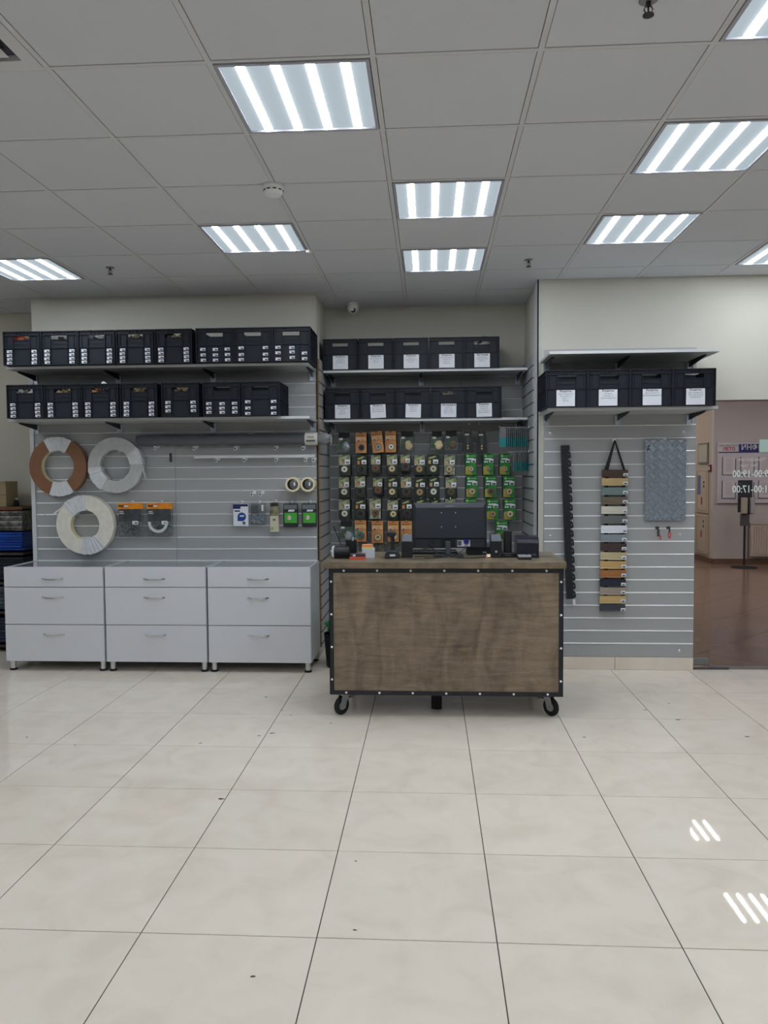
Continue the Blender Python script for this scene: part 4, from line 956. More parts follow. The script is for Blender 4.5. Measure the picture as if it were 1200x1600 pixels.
def craft_pack(x, z, w, h, c, label, tilt=0, big=False):
    desc = label.split(', ')[0] + ', ' + label.split(', ')[1].split(' of')[0]
    t = thing('craft_pack', label, 'carton pack', (x, YP - .01, z), (0, tilt, 0)); hw = w / 2
    B().rbox(-hw, hw, -.008, .014, -h, 0, .0015).build('carton', [craft], t)
    B().box(-hw + .003, hw - .003, -.0092, -.008, -.075, -.038).build('print_band', [craft_l], t)
    B().box(-hw + .012, hw - .02, -.0098, -.0092, -.034, -.028).box(-hw + .004, hw - .004, -.0098, -.0092, -.079, -.076).build('print_line', [mat('print_darkorange', (140, 70, 30), .5)], t)
    B().lathe([(.013, 0), (.012, -.0015)], (-hw + .026, -.009, -.068), 16, 0, 'y').build('round_logo', [mat('logo_pale', (206, 196, 190), .5)], t)
    B().box(-hw + .018, -hw + .034, -.0115, -.0105, -.08, -.066).build('logo_mark', [ink_soft], t)
    B().ring((.012, -.0105, -.066), .008, .010, 0, .001, 16).build('ring_mark', [MATS['print_darkorange']], t)
    B().box(-.012, .012, -.009, -.0075, -.010, -.005).build('hanger_slot', [black_mt], t)
    reel(t, .004, -h * .73, .029 if big else .023, c, -.013)
    backpacks(x, z, w, h, YP, 3, desc); hookp(x, z, desc)
craft_pack(-.602, 1.919, .097, .181, 'black', 'orange carton pack with a black reel, left of the three at the top')
craft_pack(-.468, 1.929, .100, .190, 'grey', 'orange carton pack with a grey reel, middle of the three at the top, tilted', R(-6))
craft_pack(-.341, 1.928, .097, .186, 'white', 'orange carton pack with a white reel, right of the three at the top')
for k_, (x, z, w_, h_, c_) in enumerate(((-.613, 1.144, .102, .188, 'umber'), (-.463, 1.137, .101, .194, 'beige'), (-.323, 1.137, .097, .184, 'cream'), (-.207, 1.137, .099, .188, 'pale'))):
    craft_pack(x, z, w_, h_, c_, 'bottom row orange carton pack, %s from the left, with a %s reel' % (ORD[k_], c_), 0, True)
def green_pack(x, z, w, h, c, label, r=.022, tilt=0):
    desc = 'green pack, ' + ', '.join(label.split(', ')[1:3])
    t = thing('green_pack', label, 'blister pack', (x, YP, z), (0, tilt, 0)); hw = w / 2
    B().rbox(-hw, hw, -.006, .006, -h, 0, .0015).build('card', [print_grn], t)
    B().prism([(-hw + .002, -h + .003), (hw * .3, -h + .003), (hw * .1, -h * .55), (-hw + .002, -h * .62)], -.0072, -.006, 'xz').build('yellow_corner', [print_yel], t)
    B().lathe([(.011, 0), (.010, -.0015)], (-hw + .022, -.0065, -.02), 16, 0, 'y').build('round_logo', [mat('logo_lime', (150, 214, 120), .4)], t)
    B().box(-hw + .038, hw - .006, -.0075, -.006, -.024, -.016).build('small_print', [mat('print_lightgreen', (120, 190, 120), .4)], t)
    B().prism([(-hw + .012, -.052), (hw - .03, -.052), (hw - .018, -.038), (-hw + .018, -.038)], -.0075, -.006, 'xz').build('title_print', [paper], t)
    B().box(.006, hw - .002, -.0088, -.0075, -h * .42, -h * .24).box(.014, hw - .008, -.0094, -.0088, -h * .41, -h * .32, 1).build('price_sticker', [MATS['sticker_white'], ink_soft], t)
    B().box(-hw + .01, -hw + .024, -.008, -.0068, -h * .42, -h * .34).box(-hw + .028, -hw + .04, -.008, -.0068, -h * .42, -h * .34).build('icon_print', [paper], t)
    B().box(-.012, .012, -.0072, -.006, -.009, -.004).build('hanger_slot', [black_mt], t)
    reel(t, .004, -h * .72, r, c, -.010)
    backpacks(x, z, w, h, YP, 2, desc); hookp(x, z, desc)
G = [(.360,1.725,.095,.186,'pale',.019,'top row, left'),(.514,1.724,.091,.185,'grey',.015,'top row, middle, with a pale grey reel'),(.656,1.723,.090,.185,'beige',.018,'top row, right, overlapping another'),
     (.369,1.529,.100,.186,'beige',.026,'second row, left'),(.533,1.528,.103,.186,'umber',.027,'second row, middle'),(.692,1.527,.100,.186,'beige',.025,'second row, right'),
     (.357,1.332,.101,.184,'beige',.025,'third row, left, mostly behind the monitor'),(.550,1.326,.103,.180,'tan',.024,'third row, middle'),(.699,1.325,.101,.180,'cream',.027,'third row, right'),
     (.628,1.134,.104,.181,'umber',.022,'lowest of all, behind the handset')]
for x, z, w_, h_, c_, r_, nm in G: green_pack(x, z, w_, h_, c_, 'bright green blister pack in the alcove, ' + nm, r_)
# crinkled bags with green cards
def bag(x, z, w, h, c, label, seed):
    t = thing('clear_parts_bag', label, 'parts bag', (x, YP, z)); hw = w / 2; rn = random.Random(seed)
    B().rbox(-hw, hw, -.014, .014, -h, -.02, .006).build('clear_bag', [film], t)
    B().box(-hw + .018, hw - .012, -.016, -.013, -.05, .0).build('black_header', [black_mt], t)
    B().prism([(-hw + .01, -h * .85), (.0, -h * .75), (hw - .02, -h * .3), (hw * .2, -h * .28), (-hw + .012, -h * .55)], -.010, -.007, 'xz').build('green_card', [mat('bag_green', (58, 128, 44), .4, c2=(34, 84, 34), scale=22)], t)
    B().box(-hw + .022, -hw + .052, -.016, -.0145, -.066, -.042).build('price_sticker', [MATS['sticker_white']], t)
    vs = []; n = 8
    for i in range(n):
        a = math.pi * i / (n - 1)
        for j in range(10): q = 2 * math.pi * j / 10; k = rn.uniform(.7, 1.1); vs.append((.018 + .036 * math.sin(a) * math.cos(q) * k, -.02 + .012 * math.sin(a) * math.sin(q) * k, -h * .68 + .04 * math.cos(a) * k))
    B().add(vs, [(i * 10 + j, (i + 1) * 10 + j, (i + 1) * 10 + (j + 1) % 10, i * 10 + (j + 1) % 10) for i in range(n - 1) for j in range(10)]).build('part', [c], t)
    hookp(x, z + .01, label.split(',')[0].replace('with a green card', '').strip() + ',' + label.split(',')[1])
silv = mat('foil_part', (150, 156, 164), .3, .4, var=.2, scale=50)
bag(-.755, 1.921, .125, .182, silv, 'clear bag with a green card and silver part, top left of the alcove', 1)
bag(-.200, 1.927, .135, .181, rm_['beige'], 'clear bag with a black header, right of the three top cartons', 2)
bag(.062, 1.924, .115, .175, rm_['cream'], 'clear bag with a green card, left of the touching pair', 3)
bag(.187, 1.929, .125, .180, rm_['umber'], 'clear bag with a green card, right of the touching pair', 4)
bag(-.742, 1.138, .13, .190, film_fog, 'clear bag with a green card, at the lower left of the alcove', 5)
for x, z, nm in ((.335, 1.921, 'left of two at the top of the alcove'), (.457, 1.917, 'right of two at the top of the alcove')):
    t = thing('black_tool_pack', 'black narrow tool pack, ' + nm, 'tool pack', (x, YP, z))
    B().prism([(-.034, 0), (.034, 0), (.05, -.18), (-.05, -.18)], -.006, .03, 'xz').build('black_card', [dkg], t, fix=True)
    B().box(-.026, .012, -.0075, -.006, -.036, -.02).build('white_print', [paper], t)
    B().box(-.012, .014, -.0078, -.006, -.11, -.045).build('green_tool', [mat('tool_green', (64, 84, 70), .4)], t)
    for q in (-.125, -.148): B().lathe([(.009, 0), (.008, -.002)], (0, -.007, q), 12, 0, 'y').build('round_print', [rm_['beige']], t)
    hookp(x, z, 'black tool pack, ' + nm)
# thin blade packs seen edge-on at the right cheek
bl = B().box(-.0015, .0015, -.022, .022, -.085, 0, 0).box(-.003, .003, -.024, .024, -.158, -.085, 1).box(-.0018, .0018, -.02, .02, -.004, .006, 2)
cardm = clear('blade_clear', tint=(150, 155, 160), gloss=.3, bump=.4, fog=.25)
for rowi, (z, xs, nm) in enumerate(((1.932, [.635 + .0165 * k for k in range(12)], 'upper'), (1.728, [.705 + .0165 * k for k in range(8)], 'lower'))):
    lab = 'teal tipped blade pack in the %s row on the right cheek of the alcove' % nm
    for k_, x in enumerate(xs):
        t = thing('blade_pack', lab, 'blade pack', (x, 6.60, z), (0, 0, R(random.uniform(1, 6))), 'teal blade packs in the %s row' % nm)
        if rowi == 0 and k_ == 0:
            t['label'] = 'clear and teal blade pack facing forward, front of the upper row'; t.rotation_euler = (0, 0, R(70)); t.location.x -= .02; del t['group']
            z_ = 0
        B().box(-.0015, .0015, -.028, .028, -.082, 0).build('clear_sleeve', [cardm], t)
        B().box(-.003, .003, -.03, .03, -.158, -.082).build('teal_tip', [teal_pl], t)
    rr = thing('blade_rail', 'chrome rail carrying the %s row of teal blade packs' % nm, 'hook', (.832, 6.60, z + .004))
    B().tube([(0, 0, 0), (xs[0] - .87, 0, 0), (xs[0] - .885, 0, .012)], .003, 6).build('rod', [chrome], rr)
    B().box(-.003, .0, -.02, .02, -.015, .015).build('back_plate', [alu], rr)
# pale clear sleeves in the lowest row behind the desk things
for k_, (x, w_) in enumerate(((-.60, .07), (-.45, .10), (-.33, .11), (-.02, .12), (.52, .05))):
    t = thing('sleeve_pack', 'pale clear sleeve pack low in the alcove behind the counter things, %s from the left' % ORD[k_], 'sleeve pack', (x, 6.93, .945))
    B().rbox(-w_ / 2, w_ / 2, -.01, .01, -.17, 0, .003).build('clear_sleeve', [film], t)
    B().box(-w_ / 2 + .006, w_ / 2 - .006, -.004, .004, -.16, -.012).build('pale_insert', [mat('insert_pale', (176, 172, 140), .5, c2=(120, 116, 92), scale=22)], t)
    peg(x, .94, 7.038, .13, 'low chrome hook carrying a pale sleeve pack in the alcove', 'low hooks in the alcove')

# ------------------------------------------------------------------ right slatwall goods
ss = thing('serrated_profile', 'long black toothed edge profile hanging on the right slatwall', 'edge profile', (1.05, 6.10, 1.765))
b = B(); ang = math.atan2(.06, 1.19)
L = 1.195
b.box(-.035, .012, -.012, .018, -L, 0)
b.box(-.035, -.02, -.02, -.012, -L, 0)
n = 17
pt_ = (L - .04) / n
for k_ in range(n):
    z = -.04 - k_ * pt_
    b.prism([(.010, z + .002), (.024, z - .006), (.036, z - .020), (.038, z - pt_ + .016), (.034, z - pt_ + .008), (.010, z - pt_ + .001)], -.010, .014, 'xz')
b.box(.012, .030, -.012, .018, -.042, 0)
b.build('profile_body', [mat('profile_black', (15, 18, 28), .45)], ss, rot=(0, -ang * .8, 0), fix=True)
b = B()
for k_ in range(n):
    z = -.04 - k_ * pt_ - .034; b.box(.020, .024, -.0115, -.010, z - .004, z + .004)
tag(b.build('slot_marks', [mat('mark_grey', (150, 156, 164), .4)], ss, rot=(0, -ang * .8, 0)), kind='stuff')
B().box(.010, .03, -.004, .0, -1.24, -1.20).build('price_tag', [paper], ss, (.052, 0, .0))
ch = thing('sample_chain', 'hanging chain of coloured edging samples on black straps, right slatwall', 'sample chain', (1.43, 6.12, 1.80))
b = B()
for s_, x2 in ((-1, -.062), (1, .072)):
    a = Vector((.0, 0, 0)); c = Vector((x2, 0, -.225)); wd = .010 if s_ > 0 else .016
    b.add([a + Vector((-.006, -.002, 0)), a + Vector((.006, -.002, 0)), c + Vector((wd, -.002, 0)), c + Vector((-wd, -.002, 0)), a + Vector((-.006, .001, 0)), a + Vector((.006, .001, 0)), c + Vector((wd, .001, 0)), c + Vector((-wd, .001, 0))], [(0, 3, 2, 1), (4, 5, 6, 7), (0, 4, 7, 3), (1, 2, 6, 5)])
b.build('hanging_strap', [rubber], ch)
cols = [(74, 54, 46), (196, 172, 126), (116, 134, 138), (110, 100, 88), (206, 204, 192), (104, 110, 110), (226, 230, 240), (134, 144, 152), (66, 52, 50), (190, 178, 142), (194, 162, 108), (160, 108, 60), (28, 32, 52), (158, 146, 136), (196, 170, 116), (58, 62, 72)]
tops = [735, 748, 762.5, 777, 792, 807, 822, 836, 850, 864, 878, 892, 906, 919, 932.5, 946.5]
nmz = ['dark brown', 'tan', 'grey green', 'taupe', 'cream', 'dark grey', 'white', 'light grey', 'deep brown', 'beige', 'honey', 'orange brown', 'navy black', 'pinkish taupe', 'light oak', 'charcoal']
for k_, (c_, ty) in enumerate(zip(cols, tops)):
    z = 1.573 - (ty - 735) * (1.573 - .522) / (946.5 - 735) - 1.80; hgt = .058 if k_ < 15 else .05
    xo = (.002 - .012 * k_ / 15)
    sm = mat('sample_' + str(k_), c_, .4, var=.06, scale=6, stretch=(1, 1, 10))
    o = B().prism([(-.006, 0), (-.010, -.004), (-.010, -hgt + .008), (-.014, -hgt + .004), (-.014, -hgt), (.0, -hgt), (.0, 0)], -.099, .099, 'yz').build('sample_strip', [sm], ch, (xo, 0, z), (0, random.uniform(-.012, .025), 0), fix=True)
    o['label'] = nmz[k_] + ' sample strip'
    B().box(.062, .098, -.0155, -.0142, -.05, -.026).box(.07, .09, -.0162, -.0155, -.046, -.038, 1).build('price_sticker', [paper, ink], o)
B().box(-.075, -.045, -.001, .002, -1.24, -.225).box(.055, .085, -.001, .002, -1.24, -.225).build('strap', [rubber], ch)
peg(1.43, 1.80, 6.152, .045, 'small hook holding the strap of the sample chain')
# chequered metal plate
dp = thing('chequered_plate', 'embossed blue-grey metal plate hanging at the right of the slatwall', 'metal plate', (1.819, 6.128, 1.80))
pm_ = mat('plate_metal', (176, 187, 202), .24, .8, var=.06, scale=30)
B().box(-.155, .155, 0, .004, -.62, 0).build('sheet', [pm_], dp)
b = B(); sp = .0495
for i in range(-16, 17):
    for j in range(-16, 17):
        # woven blocks: lozenges turned alternately to +-45 degrees
        u, v_ = i * sp, j * sp
        x = (u - v_) * .7071; z = -.31 + (u + v_) * .7071
        ang = R(45) if (i + j) % 2 else R(-45)
        Mx = Matrix.Translation((x, -.0006, z)) @ Matrix.Rotation(ang, 4, 'Y')
        vs = [Mx @ Vector(q) for q in ((-.0265, .002, -.0165), (.0265, .002, -.0165), (.0265, .002, .0165), (-.0265, .002, .0165), (-.0235, -.007, -.0135), (.0235, -.009, -.0135), (.0235, -.009, .0135), (-.0235, -.007, .0135))]
        vs = [Vector((max(-.1545, min(.1545, q.x)), q.y, max(-.6195, min(-.0005, q.z)))) for q in vs]
        if max(q.x for q in vs) - min(q.x for q in vs) < .004 or max(q.z for q in vs) - min(q.z for q in vs) < .004: continue
        b.add(vs, [(0, 1, 5, 4), (1, 2, 6, 5), (2, 3, 7, 6), (3, 0, 4, 7), (4, 5, 6, 7)])
tag(b.build('raised_pattern', [pm_], dp), kind='stuff')
b = B()
for k_ in range(3): b.box(-.145, -.122, -.0075, -.006, -.03 - k_ * .024, -.016 - k_ * .024)
b.build('stuck_tags', [ink_soft], dp)
peg(1.819, 1.808, 6.152, .028, 'small hook behind the top edge of the embossed metal plate')
for x, nm, cc in ((1.765, 'left of the two small red and black hangers on the right slatwall', 0), (1.850, 'right of the two small hangers, with a red loop', 1)):
    t = thing('small_hanger', nm, 'hanger', (x, 6.13, 1.12))
    B().tube([(0, .02, 0), (0, -.03, 0), (0, -.035, .01)], .003, 6).box(-.012, .012, .016, .02, -.01, .01).build('hook_wire', [steel_dk], t)
    if cc: 
        B().ring((0, -.02, -.055), .006, .014, 0, .004, 20, sx=.9, sz=1.9).build('red_loop', [mat('hanger_red', (196, 70, 66), .4)], t)
        B().box(-.006, .006, -.018, -.016, -.03, -.004).build('tab', [steel_dk], t)
    else:
        B().box(-.009, .009, -.024, -.018, -.065, -.008).build('dark_tag', [mat('hanger_dark', (70, 60, 62), .5)], t)
        B().box(.0, .01, -.025, -.019, -.09, -.055, 0).build('red_tip', [mat('hanger_red', (196, 70, 66), .4)], t, rot=(0, -.15, 0))

# ------------------------------------------------------------------ far-left storage rack
woodb = mat('rack_board', (96, 70, 50), .6, var=.1, scale=6)
rk = thing('storage_rack', 'storage rack with brown boards at the left wall behind the cabinets', 'rack', (-3.99, 6.8, 0))
for z in (.06, .36, .62, .88, 1.285):
    B().rbox(-.42, .42, -.19, .19, z - .02, z, .001).build('shelf_board', [woodb if z > 1 else mat('rack_board_dark', (60, 56, 56), .6)], rk)
for sx in (-1, 1):
    for y in (.185,): B().box(sx * .42 - .012, sx * .42 + .012, y - .012, y + .012, 0, 1.26).build('post', [steel_dk], rk)
bx = thing('cardboard_box', 'brown cardboard box standing on top of the left storage rack', 'cardboard box', (-3.89, 6.74, 1.285))
cb = mat('cardboard', (150, 132, 104), .8, var=.05, scale=5)
B().box(-.16, .16, -.1, .1, 0, .225).build('carton', [cb], bx, bevel=.002)
B().box(-.16, .16, -.1025, -.1, .10, .112).build('crease', [mat('cardboard_dark', (126, 110, 86), .8)], bx)
B().box(-.16, .16, -.11, -.1, .215, .226).build('flap', [cb], bx)
sb = thing('small_bottle', 'tiny black bottle standing beside the cardboard box on the rack', 'bottle', (-3.70, 6.76, 1.285))
B().lathe([(.02, 0), (.022, .004), (.022, .045), (.012, .056), (.012, .06)], n=16).build('body', [black_pl], sb, smooth=40)
B().lathe([(.011, .06), (.011, .074), (.006, .076)], n=12).build('cap', [zinc], sb)
def bale(x, w, d, z, h, m, label, cat, strands=8, seed=0):
    rn = random.Random(seed); t = thing('wrapped_stack' if 'film' in label else 'folded_stack', label, cat, (x, 6.78, z)); n = strands
    for k in range(n):
        zz = h * k / n; o = B(); a = rn.uniform(-.008, .008)
        pr_ = []
        hh = h / n * .96; y0_ = -d / 2 + rn.uniform(0, .012)
        o.prism([(y0_ + .006, zz), (y0_, zz + hh * .3), (y0_, zz + hh * .7), (y0_ + .006, zz + hh), (d / 2, zz + hh), (d / 2, zz)], -w / 2 + a, w / 2 + a, 'yz'); o.build('sheet_fold', [m], t, fix=True)
    return t
bale(-3.83, .50, .34, 1.075, .175, mat('film_grey', (118, 116, 112), .25, c2=(60, 58, 58), scale=16, bump=1, bscale=20), 'stack wrapped in grey film on the rack under the top board', 'stack', 4, 1)
B_ = thing('orange_straps', 'thin orange straps lying over the film wrapped stack', 'strap', (-3.72, 6.62, 1.262))
B().tube([(-.15, 0, -.003), (-.05, -.005, .0), (.08, 0, -.002), (.14, .01, .0)], .0045, 6).build('strap', [mat('strap_orange', (150, 66, 34), .5)], B_)
bale(-3.80, .44, .34, .90, .162, mat('cobalt_blue', (16, 62, 150), .35, var=.2, scale=14), 'stack of bright blue folded sheets on the rack', 'stack', 7, 2)
bale(-3.79, .42, .34, .64, .20, mat('deep_navy', (16, 20, 36), .4, var=.2, scale=14), 'stack of near-black folded sheets below the blue stack', 'stack', 8, 3)
bale(-3.80, .44, .34, .38, .20, mat('pale_bluegrey', (78, 92, 108), .4, c2=(40, 50, 64), scale=10), 'stack of blue-grey folded sheets low on the rack', 'stack', 6, 4)
bale(-3.79, .44, .34, .08, .22, mat('navy_low', (20, 30, 62), .4, var=.2, scale=14), 'stack of dark navy folded sheets at the foot of the rack', 'stack', 8, 5)
# bin in the alcove beside the counter
bn = thing('waste_bin', 'dark bin with a green bag behind the left end of the counter', 'bin', (-.735, 6.2, 0))
B().lathe([(.10, 0), (.105, .01), (.125, .27), (.12, .27), (.1, .015)], n=20).build('bin_body', [black_mt], bn, smooth=40)
o = crumple('bin_bag', None, None, (0, 0, .32), .13, .13, .075, mat('bag_bright_green', (22, 110, 52), .35), 8); o.parent = bn

# ================================================================== GLASS AND CORRIDOR
glass = clear('tinted_glass', tint=(230, 226, 224), gloss=.2, rough=.0, bump=0)
g = struct('window_1', B().box(2.056, 6.0, 6.20, 6.21, .02, 2.112), [glass])
B().box(2.056, 6.0, 6.195, 6.215, 2.098, 2.112).build('top_channel', [mat('brown_channel', (122, 110, 106), .5)], g)
g2 = struct('window_2', B().box(6.01, 8.99, 6.20, 6.21, .02, 2.112), [glass])
fit = mat('clamp_steel', (132, 136, 138), .35, .8)
B().rbox(2.058, 2.19, 6.188, 6.222, .035, .085, .002).build('glass_clamp', [fit], g)
B().box(2.19, 9.0, 6.19, 6.22, 0, .022).build('floor_channel', [mat('channel_grey', (128, 126, 122), .5)], g)
B().box(2.06, 2.34, 6.176, 6.19, 0, .016).build('threshold_strip', [mat('strip_violet', (84, 76, 84), .5)], g)
b = B(); sticker = mat('white_vinyl', (222, 232, 232), .5)
b.text('09:00-19:00', 2.351, 6.197, 1.534, .078, 0, 'RIGHT', mirror=True, sx=.82, bold=.012)
b.text('11:00-17:00', 2.351, 6.197, 1.414, .078, 0, 'RIGHT', mirror=True, sx=.82, bold=.012)
b.build('hours_lettering', [sticker], g)
B().text('Понедельник-', 2.49, 6.197, 1.645, .032, 0, 'CENTER', mirror=True).text('пятница', 2.475, 6.197, 1.60, .032, 0, 'CENTER', mirror=True).build('small_lettering', [mat('faint_vinyl', (196, 196, 196), .6)], g)
B().box(2.553, 2.82, 6.196, 6.1995, 1.70, 1.80).build('mint_sticker', [mat('mint_vinyl', (176, 204, 196), .5)], g)

hallw = mat('corridor_plaster', (196, 192, 192), .8)
brown_tile = mat('brown_tile', (132, 110, 95), .16, rnd=.08, var=.05, scale=4)
cf = struct('floor_corridor', B().box(2.0, 9, 7.1, 17, -.1, -.003).box(2.0, 9, 6.22, 7.1, -.0029, -.0025), [mat('brown_grout', (104, 80, 66), .8)])
bt = B().rbox(-.298, .298, -.298, .298, -.003, 0, .0006).build('tile', [brown_tile], cf); btm = bt.data; bpy.data.objects.remove(bt)
cs = math.sqrt(.5)
for i in range(-4, 24):
    for j in range(-4, 24):
        x = 1.9 + (i - j) * .6 * cs; y = 6.75 + (i + j - 4) * .6 * cs
        if x < 1.7 or x > 6.6 or y < 5.85 or y > 14.0 or x < y * .33 - 1.0 or (x > y * .44 + 1.3): continue
        if y < 6.75 or x < 2.6:
            P = [(x + dx, y + dy) for dx, dy in ((.4214, 0), (0, .4214), (-.4214, 0), (0, -.4214))]
            for ax, lim in ((1, 6.222), (0, 2.062)):
                Q = []
                for a, c in zip(P, P[1:] + P[:1]):
                    if a[ax] >= lim: Q.append(a)
                    if (a[ax] >= lim) != (c[ax] >= lim):
                        f_ = (lim - a[ax]) / (c[ax] - a[ax]); Q.append((a[0] + (c[0] - a[0]) * f_, a[1] + (c[1] - a[1]) * f_))
                P = Q
                if len(P) < 3: break
            if len(P) >= 3: B().prism(P[::-1], -.003, 0, 'xy').build('tile', [brown_tile], cf, fix=True)
            continue
        place(btm, 'tile', cf, (x, y, 0), (0, 0, R(45)))
struct('ceiling_corridor', B().box(2.0, 9, 6.3, 17, CH, CH + .1), [ceil_m])
struct('wall_corridor_far', B().box(4.77, 9, 13.4, 13.5, 0, CH), [hallw])
struct('wall_corridor_side', B().box(4.77, 4.87, 13.5, 17, 0, CH), [mat('corridor_side_plaster', (190, 178, 162), .8)])
struct('wall_corridor_end', B().box(2.0, 9, 17, 17.1, 0, CH), [hallw])
struct('wall_corridor_left', B().box(1.95, 2.05, 7.12, 17, 0, CH), [hallw])
struct('baseboard_corridor', B().box(4.76, 9, 13.385, 13.4, 0, .09).box(4.755, 4.77, 13.385, 17, 0, .09), [mat('brown_skirting', (110, 84, 70), .5)])
for x, y in ((3.4, 8.2), (3.4, 10.0), (5.6, 8.2), (7.6, 8.2), (5.0, 10.0), (7.2, 10.0), (3.4, 11.8), (5.4, 11.6), (7.4, 11.6), (3.2, 14.5), (3.2, 13.2), (4.2, 15.5)):  # unseen lamps, added in number to brighten the corridor
    t = light_panel((x, y, CH - .005), 'square light panel added on the unseen corridor ceiling', 'added corridor ceiling lights', tube_h) if (x, y) == (3.4, 8.2) else dup(hl, (x, y, CH - .005))
    if (x, y) == (3.4, 8.2): hl = t
# notice board
nb = thing('notice_board', 'grey information board with white sheets on the corridor wall behind the glass', 'notice board', (5.75, 13.39, 1.53))
bw = .925
B().rbox(-bw, bw, -.03, 0, -.5, .515, .004).build('board', [mat('board_lavender', (204, 204, 216), .5)], nb)
B().box(-bw + .01, bw - .01, -.034, -.03, .36, .505).build('header_strip', [mat('board_header', (206, 208, 214), .5)], nb)
B().box(-bw + .01, bw - .01, -.035, -.034, .345, .362).build('blue_line', [navy], nb)
B().box(-.585, -.26, -.036, -.034, .362, .49).build('blue_field', [mat('board_blue', (38, 46, 128), .5)], nb)
B().text('ИНФОРМАЦИЯ', -.55, -.038, .43, .12, 0, 'LEFT', bold=.015).build('header_lettering', [white_pl], nb)
B().text('ТОРГОВЫЙ ЦЕНТР', -.745, -.037, .462, .037, 0).build('small_heading', [ink_soft], nb)
B().text('ЛЕТО', -.745, -.037, .405, .075, 0, bold=.03).build('red_lettering', [mat('red_print', (190, 34, 56), .5)], nb)
for cx_ in (-.74, -.44, -.145, .15, .45, .74):
    for cz in (.125, -.27):
        s_ = B().box(cx_ - .10, cx_ + .10, -.034, -.030, cz - .14, cz + .14).build('sheet', [mat('board_sheet', (216, 214, 220), .6)], nb)
        B().box(cx_ - .112, cx_ - .104, -.04, -.03, cz - .15, cz + .15).box(cx_ + .104, cx_ + .112, -.04, -.03, cz - .15, cz + .12).box(cx_ - .112, cx_ + .112, -.04, -.03, cz - .152, cz - .144).build('sheet_pocket', [mat('pocket_dark', (76, 72, 88), .5)], nb)
        l_ = B()
        for q in range(9): l_.box(cx_ - .06 + (q % 3) * .006, cx_ + .05, -.0348, -.034, cz + .11 - q * .024, cz + .115 - q * .024)
        l_.build('sheet_print', [mat('print_grey', (150, 146, 156), .6)], nb)
# dispenser stand
sx_, sy_ = 5.06, 12.75
ds = thing('sanitiser_stand', 'black pole stand with a sanitiser dispenser in the corridor', 'dispenser stand', (5.10, 12.9, 0))
B().lathe([(.2, 0), (.2, .012), (.03, .022), (.015, .04)], n=32).build('base', [black_mt], ds, smooth=30)
B().cyl((0, 0, .02), (0, 0, .86), .017, 12).build('pole', [black_mt], ds)
B().rbox(-.065, .065, -.03, .03, .68, .87, .004).build('drip_box', [mat('drip_grey', (82, 82, 88), .5)], ds)
B().rbox(-.11, .11, -.01, .02, .90, 1.42, .004).build('back_plate', [mat('stand_plate', (40, 44, 54), .5)], ds)
B().rbox(-.075, .01, -.09, -.01, .88, 1.14, .01).build('dispenser_beige', [mat('disp_beige', (176, 168, 156), .5)], ds)
B().rbox(.06, .125, -.09, -.01, .88, 1.14, .01).build('dispenser_grey', [mat('disp_grey', (170, 172, 180), .5)], ds)
B().box(-.065, .1, -.03, -.01, .87, .90).build('bracket', [black_mt], ds)
B().box(-.085, -.075, -.012, -.01, 1.36, 1.37).build('mark', [paper], ds)
# radiator
rd = thing('radiator', 'white ribbed panel radiator low on the corridor wall', 'radiator', (5.85, 13.31, 0))
rb = mat('radiator_white', (204, 194, 186), .45)
B().rbox(-.5, .5, -.03, 0, .14, .68, .006).box(-.45, -.41, 0, .089, .2, .6).box(.41, .45, 0, .089, .2, .6).build('panel', [rb], rd)
b = B()
for k_ in range(24): b.rbox(-.485 + k_ * .0405, -.485 + k_ * .0405 + .028, -.042, -.03, .17, .65, .006)
tag(b.build('ribs', [rb], rd), kind='stuff')
B().box(-.505, .505, -.045, .005, .68, .70).build('grille', [rb], rd)
B().cyl((-.53, -.01, .0), (-.53, -.01, .66), .01, 8).cyl((-.53, -.01, .64), (-.5, -.01, .64), .01, 8).cyl((-.53, -.01, .66), (-.53, -.01, .70), .02, 10).build('pipe', [mat('pipe_brown', (96, 78, 74), .5)], rd)
# electrical cabinets on the receding side face
ec_m = mat('cabinet_cream', (196, 186, 166), .6)
def epanel(z0, z1, nm, name='electric_cabinet'):
    t = thing(name, nm, 'electrical cabinet', (4.77, 13.86, 0))
    B().rbox(-.03, 0, -.27, .27, z0, z1, .003).build('door', [ec_m], t)
    B().box(-.034, -.03, -.23, .23, z0 + .04, z0 + .046).box(-.034, -.03, -.23, .23, z1 - .046, z1 - .04).box(-.034, -.03, -.23, -.224, z0 + .04, z1 - .04).box(-.034, -.03, .224, .23, z0 + .04, z1 - .04).build('door_outline', [mat('outline_tan', (150, 138, 120), .6)], t)
    return t
e1 = epanel(.85, 1.62, 'upper cream electrical cabinet on the corridor side wall, with a blue plate')
B().box(-.034, -.03, .06, .2, 1.17, 1.5).build('blue_plate', [mat('plate_blue', (100, 118, 160), .5)], e1)
B().box(-.035, -.03, -.12, -.08, 1.36, 1.4).box(-.035, -.03, -.12, -.08, 1.29, 1.33).build('lock', [steel_dk], e1)
B().box(-.035, -.03, -.03, .03, .99, 1.12).build('red_warning_sign', [mat('warn_red', (170, 78, 76), .5)], e1)
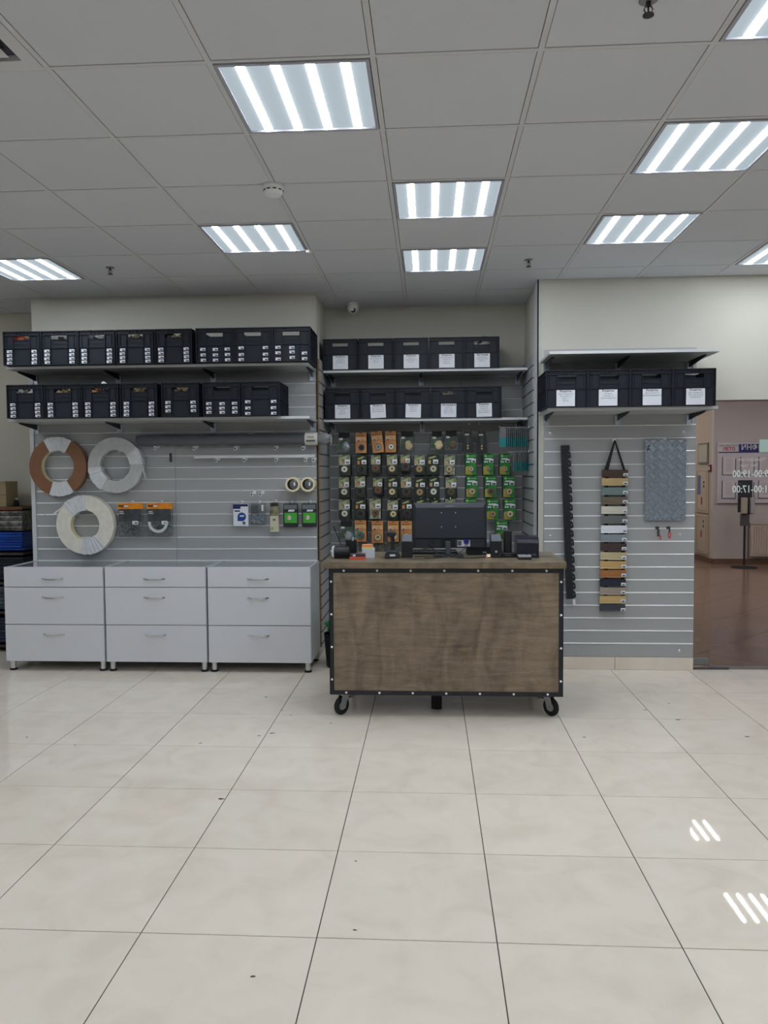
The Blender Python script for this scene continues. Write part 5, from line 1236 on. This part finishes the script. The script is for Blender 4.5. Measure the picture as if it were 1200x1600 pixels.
e2 = epanel(.14, .82, 'lower cream electrical cabinet on the corridor side wall, near the floor')
B().box(-.035, -.03, -.12, -.08, .68, .72).box(-.035, -.03, -.12, -.08, .6, .64).build('lock', [steel_dk], e2)
B().box(-.035, -.03, -.03, .03, .42, .54).build('red_warning_sign', [mat('warn_red', (170, 78, 76), .5)], e2)
nf = thing('framed_notice', 'green framed notice on the corridor side wall above the cabinets', 'notice', (4.77, 13.86, 0))
B().box(-.02, 0, -.24, .24, 1.70, 2.06).build('frame', [mat('notice_green', (112, 122, 108), .5)], nf)
B().box(-.024, -.02, -.2, .2, 1.73, 2.03).build('sheet', [mat('notice_sheet', (184, 182, 168), .6)], nf)
fa_ = thing('fire_alarm', 'small dark red call point on the corridor side wall by the corner', 'call point', (4.77, 13.52, 1.62))
B().rbox(-.03, 0, -.05, .05, -.06, .06, .004).build('box', [mat('alarm_red', (110, 40, 44), .5)], fa_)
B().box(-.032, -.03, -.03, .03, -.03, .03).build('window', [paper], fa_)

# a few specks of dirt on the tiles
spk = mat('dirt', (78, 66, 54), .9)
rn = random.Random(31)
for x, y, s_ in ((-.30, 3.03, .006), (-.26, 2.56, .006), (-1.33, 4.36, .008), (-2.05, 4.3, .006), (-.95, 4.55, .01), (-1.02, 4.5, .007), (-.9, 4.9, .006), (-2.6, 4.4, .008), (-2.4, 4.42, .007), (-1.0, 3.6, .012), (1.55, 4.9, .012), (1.4, 5.1, .008), (.9, 4.55, .008), (1.6, 5.25, .006), (-1.15, 5.3, .01), (-.62, 4.75, .009), (1.85, 4.6, .01), (-.55, 2.3, .007), (-.97, 5.0, .005)):
    q = [rn.uniform(.5, 1.3) for _ in range(7)]
    o = B().prism([(s_ * q[k] * math.cos(2 * math.pi * k / 7) * 1.4, s_ * q[k] * math.sin(2 * math.pi * k / 7) * .7) for k in range(7)], 0, .0008, 'xy').build('dirt_speck', [spk], loc=(x, y, .0))
    tag(o, 'dark speck of dirt lying on the glossy floor tiles', 'dirt', 'dirt specks on the floor')
